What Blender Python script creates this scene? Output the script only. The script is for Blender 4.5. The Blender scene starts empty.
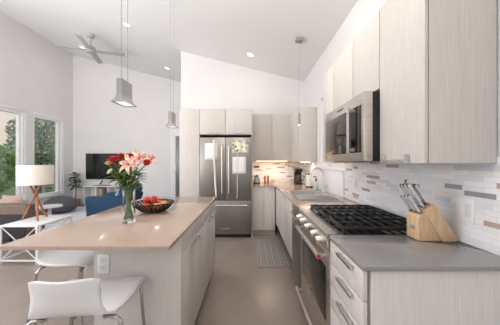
import bpy, bmesh, math, random
from mathutils import Vector, Matrix
random.seed(7)
C = bpy.context.scene.collection
PI = math.pi
R = math.radians

# ------------------------------------------------------------------ camera
H = 1.34
F = 230.0
cam_d = bpy.data.cameras.new('camera')
cam_d.sensor_fit = 'HORIZONTAL'; cam_d.sensor_width = 36; cam_d.lens = F * 36 / 500
cam_d.clip_start = 0.05; cam_d.clip_end = 2000
cam = bpy.data.objects.new('camera', cam_d); C.objects.link(cam)
cam.location = (0, 0, H); cam.rotation_euler = (R(90), 0, 0)
bpy.context.scene.camera = cam

# ------------------------------------------------------------------ world, exposure
w = bpy.data.worlds.new('sky'); bpy.context.scene.world = w; w.use_nodes = True
nt = w.node_tree; nt.nodes.clear()
tc = nt.nodes.new('ShaderNodeTexCoord'); sp = nt.nodes.new('ShaderNodeSeparateXYZ')
rp = nt.nodes.new('ShaderNodeValToRGB'); bg = nt.nodes.new('ShaderNodeBackground'); ou = nt.nodes.new('ShaderNodeOutputWorld')
rp.color_ramp.elements[0].position = 0.0; rp.color_ramp.elements[0].color = (0.86, 0.72, 0.58, 1)
rp.color_ramp.elements[1].position = 0.45; rp.color_ramp.elements[1].color = (0.78, 0.88, 1.0, 1)
e = rp.color_ramp.elements.new(0.16); e.color = (0.84, 0.78, 0.72, 1)
nt.links.new(tc.outputs['Generated'], sp.inputs[0]); nt.links.new(sp.outputs['Z'], rp.inputs[0])
nt.links.new(rp.outputs[0], bg.inputs[0]); nt.links.new(bg.outputs[0], ou.inputs[0])
bg.inputs[1].default_value = 1.15
vs = bpy.context.scene.view_settings
bpy.context.scene.display_settings.display_device = 'sRGB'
vs.view_transform = 'Standard'; vs.look = 'None'; vs.gamma = 1; vs.use_curve_mapping = False
vs.exposure = -0.27

# added unseen area fills: side, rear, two aimed at the ceiling, one over the aisle
def area(name, loc, rot, sx, sy, watts, col):
    l = bpy.data.lights.new(name, 'AREA'); l.shape = 'RECTANGLE'; l.size = sx; l.size_y = sy; l.energy = watts; l.color = col
    o = bpy.data.objects.new(name, l); C.objects.link(o); o.location = loc; o.rotation_euler = tuple(math.radians(a) for a in rot); return o
area('side_fill', (-5.5, 1.2, 1.6), (0, -90, 0), 2.2, 3.6, 85, (0.93, 0.96, 1.0))  # added fill from the left, no window modelled there
area('rear_fill', (-2.2, -2.1, 1.7), (90, 0, 0), 6.0, 2.6, 36, (0.97, 0.98, 1.0))  # added fill at the open rear end of the room
area('ceiling_fill', (-2.6, -0.6, 1.7), (176, -18, 0), 3.5, 2.6, 125, (1.0, 0.98, 0.97))  # added upward fill, unseen behind the camera
area('aisle_fill', (-0.05, 1.9, 3.2), (28, 0, 0), 0.9, 1.2, 34, (1.0, 0.91, 0.82))  # added fill to brighten the rear kitchen, no fixture
area('living_ceiling_fill', (-4.3, -0.2, 1.5), (152, 0, 12), 2.0, 2.0, 225, (1.0, 0.98, 0.97))  # second added upward fill, for the living area ceiling

# ------------------------------------------------------------------ helpers
def lin(c):
    return tuple(((v / 255) / 12.92 if v / 255 <= 0.04045 else ((v / 255 + 0.055) / 1.055) ** 2.4) for v in c) + (1,)

def at(x, y, Y):
    return Vector(((x - 250) * Y / F, Y, H - (y - 162.5) * Y / F))

class MB:
    def __init__(s): s.bm = bmesh.new()
    def _bev(s, vs_, bev, seg=2):
        if bev > 0:
            es = list({e for v in vs_ for e in v.link_edges})
            bmesh.ops.bevel(s.bm, geom=es, offset=bev, segments=seg, affect='EDGES', profile=0.5)
    def box(s, x0, x1, y0, y1, z0, z1, bev=0, seg=2, M=None):
        m = Matrix.Translation(((x0+x1)/2, (y0+y1)/2, (z0+z1)/2)) @ Matrix.Diagonal((abs(x1-x0), abs(y1-y0), abs(z1-z0), 1))
        if M is not None: m = M @ m
        r = bmesh.ops.create_cube(s.bm, size=1, matrix=m)
        s._bev(r['verts'], bev, seg); return s
    def prism(s, poly, axis, a0, a1, bev=0):
        def p(u, v, a):
            return (a, u, v) if axis == 'x' else (u, a, v) if axis == 'y' else (u, v, a)
        A = [s.bm.verts.new(p(u, v, a0)) for u, v in poly]; B = [s.bm.verts.new(p(u, v, a1)) for u, v in poly]
        n = len(poly); fs = [s.bm.faces.new(A), s.bm.faces.new(B[::-1])]
        for i in range(n): fs.append(s.bm.faces.new((A[i], B[i], B[(i+1) % n], A[(i+1) % n])))
        bmesh.ops.recalc_face_normals(s.bm, faces=fs)
        s._bev(A + B, bev); return s
    def tube(s, pts, r, seg=10, closed=False, caps=True):
        pts = [Vector(p) for p in pts]; n = len(pts)
        rr = r if isinstance(r, (list, tuple)) else [r] * n
        rings = []; nrm = None
        for i, p in enumerate(pts):
            if closed: t = pts[(i+1) % n] - pts[i-1]
            else: t = pts[min(i+1, n-1)] - pts[max(i-1, 0)]
            t.normalize()
            if nrm is None:
                nrm = t.orthogonal().normalized()
            nrm = (nrm - t * nrm.dot(t))
            if nrm.length < 1e-6: nrm = t.orthogonal()
            nrm.normalize(); b = t.cross(nrm)
            rings.append([s.bm.verts.new(p + (nrm * math.cos(a) + b * math.sin(a)) * rr[i]) for a in [2*PI*k/seg for k in range(seg)]])
        for i in range(n if closed else n-1):
            a, b = rings[i], rings[(i+1) % n]
            for k in range(seg): s.bm.faces.new((a[k], a[(k+1) % seg], b[(k+1) % seg], b[k]))
        if caps and not closed:
            s.bm.faces.new(rings[0][::-1]); s.bm.faces.new(rings[-1])
        return s
    def cyl(s, p0, p1, r, r1=None, seg=20):
        return s.tube([p0, p1], [r, r if r1 is None else r1], seg)
    def lathe(s, prof, c, seg=28, M=None):
        c = Vector(c); rings = []
        for r, z in prof:
            if r < 1e-5: ring = [s.bm.verts.new((0, 0, z))]
            else: ring = [s.bm.verts.new((r*math.cos(2*PI*k/seg), r*math.sin(2*PI*k/seg), z)) for k in range(seg)]
            for v in ring: v.co = (M @ v.co if M is not None else v.co) + c
            rings.append(ring)
        for a, b in zip(rings, rings[1:]):
            for k in range(seg):
                k2 = (k+1) % seg
                if len(a) == 1 and len(b) == 1: continue
                if len(a) == 1: s.bm.faces.new((a[0], b[k2], b[k]))
                elif len(b) == 1: s.bm.faces.new((a[k], a[k2], b[0]))
                else: s.bm.faces.new((a[k], a[k2], b[k2], b[k]))
        return s
    def ball(s, c, r, sc=(1, 1, 1), M=None, u=16, v=10):
        m = Matrix.Translation(c) @ (M if M is not None else Matrix.Identity(4)) @ Matrix.Diagonal((sc[0], sc[1], sc[2], 1))
        bmesh.ops.create_uvsphere(s.bm, u_segments=u, v_segments=v, radius=r, matrix=m); return s
    def grid(s, f, nu, nv, closed_u=False):
        V = [[s.bm.verts.new(f(i/nu, j/nv)) for j in range(nv+1)] for i in range(nu if closed_u else nu+1)]
        for i in range(nu):
            i2 = (i+1) % len(V)
            for j in range(nv): s.bm.faces.new((V[i][j], V[i2][j], V[i2][j+1], V[i][j+1]))
        return s
    def build(s, name, mat, parent=None, loc=None, smooth=True, angle=35, thick=0, recalc=True):
        if recalc: bmesh.ops.recalc_face_normals(s.bm, faces=s.bm.faces)
        off = Vector(loc) if loc is not None else (parent_world(parent) if parent else Vector((0, 0, 0)))
        for v in s.bm.verts: v.co -= off
        me = bpy.data.meshes.new(name); s.bm.to_mesh(me); s.bm.free()
        if smooth:
            me.shade_smooth(); me.set_sharp_from_angle(angle=R(angle))
        o = bpy.data.objects.new(name, me); C.objects.link(o)
        for m in (mat if isinstance(mat, (list, tuple)) else [mat]): me.materials.append(m)
        if parent: o.parent = parent
        elif loc is not None: o.location = loc
        if thick:
            md = o.modifiers.new('thickness', 'SOLIDIFY'); md.thickness = thick; md.offset = 0
        return o

def parent_world(o):
    v = Vector((0, 0, 0))
    while o: v += o.location; o = o.parent
    return v

def tag(o, label, cat, group=None):
    o['label'] = label; o['category'] = cat
    if group: o['group'] = group
    return o
def thing(name, label, cat, loc=(0, 0, 0), rotz=0, group=None):
    o = bpy.data.objects.new(name, None); C.objects.link(o); o.empty_display_size = 0.1
    o.location = loc; o.rotation_euler = (0, 0, rotz)
    return tag(o, label, cat, group)
def struct(o):
    o['kind'] = 'structure'; return o
def dup(root, loc, label, rotz=0, group=None):
    r = root.copy(); C.objects.link(r); r.location = loc; r.rotation_euler = (0, 0, rotz); r['label'] = label
    if group: r['group'] = group
    for ch in list(root.children):
        c = ch.copy(); C.objects.link(c); c.parent = r
        for g in ch.children:
            d = g.copy(); C.objects.link(d); d.parent = c
    return r

# ------------------------------------------------------------------ materials
def mat(name, rgb, rough=0.5, metal=0.0, spec=None, emit=None, estr=0, trans=0, ior=1.5, coat=0):
    m = bpy.data.materials.new(name); m.use_nodes = True
    b = m.node_tree.nodes['Principled BSDF']
    b.inputs['Base Color'].default_value = lin(rgb); b.inputs['Roughness'].default_value = rough
    b.inputs['Metallic'].default_value = metal; b.inputs['IOR'].default_value = ior
    if spec is not None: b.inputs['Specular IOR Level'].default_value = spec
    if emit: b.inputs['Emission Color'].default_value = lin(emit); b.inputs['Emission Strength'].default_value = estr
    b.inputs['Transmission Weight'].default_value = trans; b.inputs['Coat Weight'].default_value = coat
    m['p'] = 1
    return m
def N(m, t, **kw):
    n = m.node_tree.nodes.new(t)
    for k, v in kw.items(): setattr(n, k, v)
    return n
def L(m, a, b): m.node_tree.links.new(a, b)
def bsdf(m): return m.node_tree.nodes['Principled BSDF']
def noise_col(m, c1, c2, scale=(1, 1, 1), nscale=5, detail=3, lo=0.35, hi=0.65, bump=0):
    t = N(m, 'ShaderNodeTexCoord'); mp = N(m, 'ShaderNodeMapping'); mp.inputs['Scale'].default_value = scale
    nz = N(m, 'ShaderNodeTexNoise'); nz.inputs['Scale'].default_value = nscale; nz.inputs['Detail'].default_value = detail
    r = N(m, 'ShaderNodeValToRGB')
    r.color_ramp.elements[0].position = lo; r.color_ramp.elements[0].color = lin(c1)
    r.color_ramp.elements[1].position = hi; r.color_ramp.elements[1].color = lin(c2)
    L(m, t.outputs['Object'], mp.inputs[0]); L(m, mp.outputs[0], nz.inputs[0]); L(m, nz.outputs[0], r.inputs[0])
    L(m, r.outputs[0], bsdf(m).inputs['Base Color'])
    if bump:
        bp = N(m, 'ShaderNodeBump'); bp.inputs['Strength'].default_value = bump; bp.inputs['Distance'].default_value = 0.01
        L(m, nz.outputs[0], bp.inputs['Height']); L(m, bp.outputs[0], bsdf(m).inputs['Normal'])
    return m

M = {}
M['wall'] = noise_col(mat('white_wall_paint', (224, 223, 224), 0.6), (222, 221, 222), (225, 224, 225), nscale=2)
M['ceil'] = mat('ceiling_paint', (232, 232, 233), 0.7)
M['trim'] = mat('white_trim', (236, 236, 238), 0.4)
M['floor'] = noise_col(mat('floor_porcelain', (144, 131, 122), 0.22), (139, 126, 117), (151, 139, 131), nscale=1.2, detail=6)
M['wood'] = noise_col(mat('pale_woodgrain_laminate', (205, 198, 190), 0.45), (197, 191, 186), (209, 204, 200), scale=(150, 150, 2.6), nscale=2.2, detail=4)
M['steel'] = mat('brushed_steel', (205, 198, 190), 0.32, 1.0)
noise_col(M['steel'], (200, 194, 187), (216, 211, 205), scale=(2, 2, 90), nscale=3)
M['steelv'] = mat('brushed_steel_vertical', (176, 176, 176), 0.42, 1.0)
noise_col(M['steelv'], (140, 137, 134), (154, 151, 148), scale=(60, 60, 1.5), nscale=3)
M['bowlsteel'] = mat('pale_sink_steel', (206, 204, 202), 0.4, 0.55)
M['chrome'] = mat('chrome', (176, 176, 180), 0.16, 1.0)
M['nickel'] = mat('satin_nickel', (205, 205, 207), 0.32, 1.0)
M['quartz'] = noise_col(mat('grey_quartz', (136, 134, 133), 0.1), (134, 132, 131), (139, 137, 136), nscale=60)
M['warmlit'] = noise_col(mat('warmlit_quartz', (175, 154, 140), 0.13), (173, 151, 137), (178, 158, 144), nscale=60)  # same stone as grey quartz, warm light put into the colour
M['white'] = mat('white_lacquer', (222, 222, 222), 0.35)
M['whiteplastic'] = mat('white_plastic', (235, 235, 233), 0.4)
M['slab'] = mat('white_stone_slab', (232, 232, 236), 0.25)
M['black'] = mat('black_plastic', (22, 22, 23), 0.35)
M['iron'] = mat('cast_iron', (20, 20, 21), 0.5)
M['enamel'] = mat('black_enamel', (14, 14, 15), 0.15)
M['dglass'] = mat('dark_oven_glass', (30, 27, 25), 0.05)
M['toe'] = mat('toe_kick_dark', (96, 90, 85), 0.5)
M['toeback'] = mat('toe_kick_pale', (190, 180, 170), 0.5)
M['gap'] = mat('dark_gap', (22, 20, 19), 0.8)
M['greymetal'] = mat('grey_painted_metal', (150, 150, 151), 0.4)
M['fanmetal'] = mat('pale_fan_metal', (172, 172, 173), 0.4)
M['pglow'] = mat('pendant_glow', (245, 242, 236), 0.5, emit=(255, 250, 242), estr=0.9)
M['cable'] = mat('grey_cable', (140, 140, 142), 0.6)
M['bulb'] = mat('lamp_glow', (255, 250, 240), 0.5, emit=(255, 248, 238), estr=3)
M['ucl'] = mat('warm_strip_glow', (255, 220, 170), 0.5, emit=(255, 216, 172), estr=12)
M['shade'] = mat('linen_shade', (236, 228, 219), 0.9)
M['opal'] = mat('opal_bulb', (240, 238, 232), 0.3)
M['lwood'] = noise_col(mat('walnut_leg', (150, 100, 66), 0.45), (140, 90, 58), (170, 116, 78), scale=(20, 20, 3), nscale=4)
M['blockwood'] = noise_col(mat('beech_block', (206, 174, 140), 0.5), (198, 164, 128), (214, 184, 150), scale=(30, 30, 3), nscale=3)
M['brown'] = noise_col(mat('taupe_upholstery', (112, 96, 86), 0.9), (104, 88, 78), (122, 106, 95), nscale=60)
M['cushion'] = noise_col(mat('pinkish_cushion', (170, 148, 138), 0.9), (160, 138, 128), (178, 156, 146), nscale=40)
M['darkfab'] = mat('charcoal_fabric', (52, 51, 55), 0.9)
M['blue'] = noise_col(mat('teal_blue_fabric', (22, 60, 88), 0.85), (19, 54, 82), (27, 67, 95), nscale=50)
M['paleblue'] = mat('pale_blue_fabric', (122, 156, 184), 0.85)
M['pouf'] = noise_col(mat('grey_knit', (84, 86, 92), 0.95), (66, 68, 74), (100, 102, 108), scale=(1, 1, 3), nscale=45, bump=0.6)
M['rugpale'] = noise_col(mat('pale_carpet', (224, 224, 228), 0.95), (216, 216, 221), (232, 232, 235), nscale=40)
M['leaf'] = noise_col(mat('leaf_green', (72, 108, 50), 0.5), (48, 88, 40), (126, 146, 72), nscale=25)
M['figleaf'] = noise_col(mat('fig_leaf', (46, 78, 56), 0.45), (36, 66, 46), (64, 96, 70), nscale=12)
M['treeleaf'] = noise_col(mat('tree_leaves', (96, 128, 96), 0.6), (92, 126, 96), (186, 206, 178), nscale=2.5, lo=0.3, hi=0.7)
M['shrubleaf'] = noise_col(mat('shrub_leaves', (104, 142, 72), 0.6), (98, 136, 80), (178, 204, 130), nscale=3, lo=0.3, hi=0.7)
M['bark'] = mat('bark', (84, 72, 62), 0.9)
M['red'] = noise_col(mat('red_petals', (186, 26, 28), 0.5), (160, 18, 22), (206, 40, 40), nscale=60)
M['pink'] = noise_col(mat('pink_petals', (238, 176, 160), 0.5), (230, 142, 130), (248, 216, 200), nscale=40)
M['yellow'] = mat('yellow_petals', (222, 196, 110), 0.5)
M['palepetal'] = mat('cream_bud', (218, 218, 186), 0.5)
M['stem'] = mat('stem_green', (96, 124, 62), 0.5)
M['apple'] = noise_col(mat('apple_red', (190, 40, 34), 0.3), (176, 30, 28), (214, 92, 50), nscale=14)
M['peach'] = noise_col(mat('fruit_yellow', (226, 172, 88), 0.4), (232, 186, 96), (208, 116, 66), nscale=14)
M['paper'] = mat('paper', (232, 232, 232), 0.8)
M['tan'] = mat('tan_ribbon', (226, 216, 205), 0.8)
M['copper'] = mat('copper_brown', (178, 112, 82), 0.35, 0.4)
M['terra'] = mat('tan_pot', (182, 148, 116), 0.7)
M['soil'] = mat('soil', (60, 48, 40), 0.95)
M['soap'] = mat('pale_green_soap', (176, 196, 186), 0.2)
M['lawn'] = noise_col(mat('lawn', (110, 136, 82), 0.9), (96, 122, 70), (126, 150, 96), nscale=3)
M['hill'] = mat('far_hill', (140, 162, 150), 0.9)
M['lake'] = mat('lake_water', (150, 178, 205), 0.15)
M['frost'] = mat('grey_frosted_glass', (104, 107, 110), 0.25)
M['medal'] = mat('red_medallion', (176, 30, 40), 0.3)
M['plate'] = mat('pale_name_plate', (214, 214, 214), 0.4)
M['ink'] = mat('dark_ink', (70, 70, 72), 0.6)
M['outgrey'] = mat('grey_outdoor_rail', (170, 172, 170), 0.6)

def clear_glass(name, gl=0.06, tint=(255, 255, 255)):
    m = bpy.data.materials.new(name); m.use_nodes = True; m.node_tree.nodes.clear()
    o = N(m, 'ShaderNodeOutputMaterial'); t = N(m, 'ShaderNodeBsdfTransparent'); g = N(m, 'ShaderNodeBsdfGlossy'); x = N(m, 'ShaderNodeMixShader')
    t.inputs[0].default_value = lin(tint); g.inputs['Roughness'].default_value = 0.02; x.inputs[0].default_value = gl
    L(m, t.outputs[0], x.inputs[1]); L(m, g.outputs[0], x.inputs[2]); L(m, x.outputs[0], o.inputs[0]); return m
M['pane'] = clear_glass('window_pane')
M['vase'] = mat('vase_glass', (250, 252, 252), 0.02, trans=1.0, ior=1.3)
M['water'] = clear_glass('vase_water', 0.05, (232, 240, 232))
M['carafe'] = mat('carafe_glass', (60, 45, 38), 0.05)

def tile_material(name, axis):
    m = mat(name, (225, 225, 228), 0.22)
    t = N(m, 'ShaderNodeTexCoord'); s = N(m, 'ShaderNodeSeparateXYZ'); c = N(m, 'ShaderNodeCombineXYZ')
    L(m, t.outputs['Object'], s.inputs[0]); L(m, s.outputs[axis], c.inputs[0]); L(m, s.outputs['Z'], c.inputs[1])
    b = N(m, 'ShaderNodeTexBrick', offset=0.37, offset_frequency=2, squash=0.7, squash_frequency=3)
    b.inputs['Color1'].default_value = (0, 0, 0, 1); b.inputs['Color2'].default_value = (1, 1, 1, 1); b.inputs['Mortar'].default_value = (0.5, 0.5, 0.5, 1)
    b.inputs['Scale'].default_value = 1; b.inputs['Mortar Size'].default_value = 0.0009; b.inputs['Mortar Smooth'].default_value = 0.1
    b.inputs['Brick Width'].default_value = 0.16; b.inputs['Row Height'].default_value = 0.0265
    L(m, c.outputs[0], b.inputs['Vector'])
    r = N(m, 'ShaderNodeValToRGB'); r.color_ramp.interpolation = 'CONSTANT'
    st = [(0.0, (188, 168, 158)), (0.035, (236, 236, 240)), (0.25, (230, 231, 236)), (0.45, (240, 240, 243)), (0.62, (225, 227, 232)), (0.72, (236, 234, 234)),
          (0.88, (214, 216, 222)), (0.945, (182, 166, 158)), (0.965, (170, 168, 172))]
    el = r.color_ramp.elements
    el[0].position = 0; el[0].color = lin(st[0][1]); el[1].position = st[1][0]; el[1].color = lin(st[1][1])
    for p, col in st[2:]:
        x = el.new(p); x.color = lin(col)
    L(m, b.outputs['Color'], r.inputs[0])
    mx = N(m, 'ShaderNodeMixRGB'); mx.inputs[2].default_value = lin((214, 214, 218))
    L(m, b.outputs['Fac'], mx.inputs[0]); L(m, r.outputs[0], mx.inputs[1]); L(m, mx.outputs[0], bsdf(m).inputs['Base Color'])
    g = N(m, 'ShaderNodeMath', operation='GREATER_THAN'); g.inputs[1].default_value = 0.965
    L(m, b.outputs['Color'], g.inputs[0]); g2 = N(m, 'ShaderNodeMath', operation='MULTIPLY'); g2.inputs[1].default_value = 0.25
    L(m, g.outputs[0], g2.inputs[0]); L(m, g2.outputs[0], bsdf(m).inputs['Metallic'])
    return m
M['tile_r'] = tile_material('linear_mosaic_side', 'Y')
M['tile_b'] = tile_material('linear_mosaic_rear', 'X')

def rug_material():
    m = mat('grey_patterned_mat', (120, 116, 114), 0.9)
    t = N(m, 'ShaderNodeTexCoord'); mp = N(m, 'ShaderNodeMapping'); mp.inputs['Scale'].default_value = (11.5, 11.5, 1)
    L(m, t.outputs['Object'], mp.inputs[0])
    f = N(m, 'ShaderNodeVectorMath', operation='FRACTION'); L(m, mp.outputs[0], f.inputs[0])
    su = N(m, 'ShaderNodeVectorMath', operation='SUBTRACT'); su.inputs[1].default_value = (0.5, 0.5, 0); L(m, f.outputs[0], su.inputs[0])
    s = N(m, 'ShaderNodeSeparateXYZ'); L(m, su.outputs[0], s.inputs[0])
    c = N(m, 'ShaderNodeCombineXYZ'); L(m, s.outputs[0], c.inputs[0]); L(m, s.outputs[1], c.inputs[1])
    ln = N(m, 'ShaderNodeVectorMath', operation='LENGTH'); L(m, c.outputs[0], ln.inputs[0])
    mu = N(m, 'ShaderNodeMath', operation='MULTIPLY'); mu.inputs[1].default_value = 16; L(m, ln.outputs['Value'], mu.inputs[0])
    sn = N(m, 'ShaderNodeMath', operation='SINE'); L(m, mu.outputs[0], sn.inputs[0])
    r = N(m, 'ShaderNodeValToRGB'); r.color_ramp.elements[0].position = 0.1; r.color_ramp.elements[0].color = lin((104, 99, 98))
    r.color_ramp.elements[1].position = 0.6; r.color_ramp.elements[1].color = lin((168, 162, 159))
    L(m, sn.outputs[0], r.inputs[0]); L(m, r.outputs[0], bsdf(m).inputs['Base Color']); return m
M['mat'] = rug_material()

def lines_material():
    m = mat('printed_paper', (226, 226, 226), 0.8)
    t = N(m, 'ShaderNodeTexCoord'); s = N(m, 'ShaderNodeSeparateXYZ'); L(m, t.outputs['Object'], s.inputs[0])
    mu = N(m, 'ShaderNodeMath', operation='MULTIPLY'); mu.inputs[1].default_value = 300; L(m, s.outputs['Z'], mu.inputs[0])
    sn = N(m, 'ShaderNodeMath', operation='SINE'); L(m, mu.outputs[0], sn.inputs[0])
    nz = N(m, 'ShaderNodeTexNoise'); nz.inputs['Scale'].default_value = 60; L(m, t.outputs['Object'], nz.inputs[0])
    g = N(m, 'ShaderNodeMath', operation='MULTIPLY'); L(m, sn.outputs[0], g.inputs[0]); L(m, nz.outputs[0], g.inputs[1])
    r = N(m, 'ShaderNodeValToRGB'); r.color_ramp.elements[0].position = 0.25; r.color_ramp.elements[0].color = lin((240, 240, 240))
    r.color_ramp.elements[1].position = 0.45; r.color_ramp.elements[1].color = lin((206, 207, 210))
    L(m, g.outputs[0], r.inputs[0]); L(m, r.outputs[0], bsdf(m).inputs['Base Color']); return m
M['print'] = lines_material()

def calendar_material():
    m = mat('coloured_calendar', (200, 200, 160), 0.7)
    t = N(m, 'ShaderNodeTexCoord'); s = N(m, 'ShaderNodeSeparateXYZ'); c = N(m, 'ShaderNodeCombineXYZ')
    L(m, t.outputs['Object'], s.inputs[0]); L(m, s.outputs['X'], c.inputs[0]); L(m, s.outputs['Z'], c.inputs[1])
    v = N(m, 'ShaderNodeTexVoronoi'); v.inputs['Scale'].default_value = 26; L(m, c.outputs[0], v.inputs['Vector'])
    sp2 = N(m, 'ShaderNodeSeparateXYZ'); L(m, v.outputs['Color'], sp2.inputs[0])
    r = N(m, 'ShaderNodeValToRGB'); r.color_ramp.interpolation = 'CONSTANT'
    el = r.color_ramp.elements
    el[0].position = 0; el[0].color = lin((226, 226, 214)); el[1].position = 0.35; el[1].color = lin((212, 204, 160))
    for p, col in ((0.55, (112, 138, 96)), (0.72, (150, 176, 184)), (0.85, (232, 232, 228)), (0.94, (170, 130, 100))):
        x = el.new(p); x.color = lin(col)
    L(m, sp2.outputs[0], r.inputs[0]); L(m, r.outputs[0], bsdf(m).inputs['Base Color']); return m
M['calendar'] = calendar_material()

def tv_material():
    m = mat('dark_screen', (16, 20, 20), 0.08)
    return noise_col(m, (8, 10, 11), (36, 48, 36), nscale=3, detail=5, lo=0.4, hi=0.75)  # greenish reflections painted into the screen colour
M['screen'] = tv_material()

# ------------------------------------------------------------------ room shell
XR, XL, YK, YF = 1.145, -5.62, 4.90, 7.30
YB = -2.2
def cz(x): return 3.345 - 0.25 * x
struct(MB().box(XL-0.2, XR+0.2, YB, YF+0.2, -0.2, 0).build('floor', M['floor']))
b = MB(); b.prism([(XL-0.2, cz(XL-0.2)), (XR+0.2, cz(XR+0.2)), (XR+0.2, cz(XR+0.2)+0.2), (XL-0.2, cz(XL-0.2)+0.2)], 'y', YB, YF+0.2)
struct(b.build('ceiling', M['ceil']))
b = MB(); b.prism([(XL, 0), (-1.0, 0), (-1.0, cz(-1.0)), (XL, cz(XL))], 'y', YF, YF+0.15)
struct(b.build('wall_far', M['wall']))
XW = -1.47                                                # free end of the kitchen wall
b = MB(); b.prism([(XW, 0), (XR, 0), (XR, cz(XR)), (XW, cz(XW))], 'y', YK, YK+0.12)
struct(b.build('wall_back', M['wall']))
# right wall with the window over the sink
WY0, WY1, WZ0, WZ1 = 2.80, 3.72, 1.235, 2.36
b = MB(); zt = cz(XR)
b.box(XR, XR+0.18, YB, WY0, 0, zt); b.box(XR, XR+0.18, WY1, YK+0.12, 0, zt)
b.box(XR, XR+0.18, WY0, WY1, 0, WZ0); b.box(XR, XR+0.18, WY0, WY1, WZ1, zt)
struct(b.build('wall_right', M['wall']))
# left wall with two windows
LW = [(3.9, 5.76), (5.957, 6.934)]; LZ0, LZ1 = 0.42, 2.60
zl = cz(XL)
b = MB(); ys = [YB, LW[0][0], LW[0][1], LW[1][0], LW[1][1], YF+0.15]
for i in (0, 2, 4): b.box(XL-0.18, XL, ys[i], ys[i+1], 0, zl)
for a, c in LW:
    b.box(XL-0.18, XL, a, c, 0, LZ0); b.box(XL-0.18, XL, a, c, LZ1, zl)
struct(b.build('wall_left', M['wall']))
# windows: frame with sash stiles, sill, pane
def left_window(n, y0, y1, stile):
    x1 = XL - 0.02; x0 = XL - 0.13
    f = MB()
    f.box(x0, x1+0.01, y0+0.001, y0+0.05, LZ0+0.001, LZ1-0.001); f.box(x0, x1+0.01, y1-0.07, y1-0.001, LZ0+0.001, LZ1-0.001)
    f.box(x0, x1+0.01, y0+0.05, y1-0.07, LZ0+0.001, LZ0+0.07); f.box(x0, x1+0.01, y0+0.05, y1-0.07, LZ1-0.07, LZ1-0.001)
    f.box(x0+0.02, x1-0.02, y1-0.07-stile, y1-0.08, LZ0+0.07, LZ1-0.07, 0.006)
    o = struct(f.build('window_%d' % n, M['trim']))
    p = MB().box(XL-0.085, XL-0.079, y0+0.05, y1-0.07-stile, LZ0+0.07, LZ1-0.07).build('pane', M['pane'], o)
    s = MB().box(XL-0.02, XL+0.05, y0-0.03, y1+0.03, LZ0-0.03, LZ0, 0.005).build('sill', M['trim'], o)
    s = MB().box(XL+0.001, XL+0.02, y0-0.03, y1+0.03, LZ1, LZ1+0.05, 0.004).build('head_casing', M['trim'], o)
left_window(1, *LW[0], 0.07); left_window(2, *LW[1], 0.10)
f = MB(); x0, x1 = XR+0.03, XR+0.12
f.box(x0, x1, WY0+.001, WY0+0.04, WZ0+.001, WZ1-.001); f.box(x0, x1, WY1-0.04, WY1-.001, WZ0+.001, WZ1-.001)
f.box(x0, x1, WY0+.04, WY1-.04, WZ0+.001, WZ0+0.04); f.box(x0, x1, WY0+.04, WY1-.04, WZ1-0.04, WZ1-.001)
o = struct(f.build('window_3', M['trim']))
MB().box(XR+0.07, XR+0.075, WY0+0.04, WY1-0.04, WZ0+0.04, WZ1-0.04).build('pane', M['pane'], o)
MB().box(XR-0.03, XR+0.03, WY0-0.02, WY1+0.02, WZ0-0.02, WZ0, 0.004).build('sill', M['slab'], o)
# skirting
struct(MB().box(XL+0.02, -2.45, YF-0.014, YF-0.001, 0.001, 0.1, 0.003).build('baseboard_far', M['trim']))
struct(MB().box(XL+0.001, XL+0.014, 0, YF-0.02, 0.001, 0.1, 0.003).build('baseboard_left', M['trim']))
# glazed door in the far wall
DX0, DX1, DZ = -2.51, -1.35, 2.38
o = MB().box(DX0, DX0+0.08, YF-0.03, YF-0.001, 0.001, DZ).box(DX1-0.08, DX1, YF-0.03, YF-0.001, 0.001, DZ).box(DX0+0.08, DX1-0.08, YF-0.03, YF-0.001, DZ-0.08, DZ)
o.box(DX0+0.085, DX0+0.15, YF-0.022, YF-0.001, 0.005, DZ-0.085).box(DX1-0.17, DX1-0.085, YF-0.022, YF-0.001, 0.005, DZ-0.085)
o.box(DX0+0.15, DX1-0.17, YF-0.022, YF-0.001, 0.005, 0.2).box(DX0+0.15, DX1-0.17, YF-0.022, YF-0.001, DZ-0.2, DZ-0.085)
door = struct(o.build('door_1', M['trim']))
MB().box(DX0+0.151, DX1-0.171, YF-0.014, YF-0.002, 0.2, DZ-0.2).build('frosted_pane', M['frost'], door)
h = MB(); h.box(DX0+0.10, DX0+0.13, YF-0.03, YF-0.0225, 0.99, 1.19, 0.003); h.tube([(DX0+0.115, YF-0.03, 1.11), (DX0+0.115, YF-0.07, 1.11), (DX0+0.2, YF-0.07, 1.11)], 0.008, 8)
h.build('door_handle', M['nickel'], door)

# tiled splashbacks
ZC = 0.914; ZU = 1.335; ZT = 2.29
struct(MB().box(XR-0.008, XR-0.0005, 0.7, 2.77, ZC+0.001, ZU+0.03).build('trim_1', M['tile_r']))
struct(MB().box(0.04, XR-0.0005, YK-0.008, YK-0.0005, ZC+0.001, ZU+0.04).build('trim_2', M['tile_b']))
struct(MB().box(XR-0.008, XR-0.0005, 4.47, YK-0.009, ZC+0.001, ZU+0.03).build('trim_3', M['tile_r']))
struct(MB().box(XR-0.02, XR-0.0005, 2.775, 4.465, ZC+0.001, WZ0-0.021, 0.002).build('trim_4', M['slab']))

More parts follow.
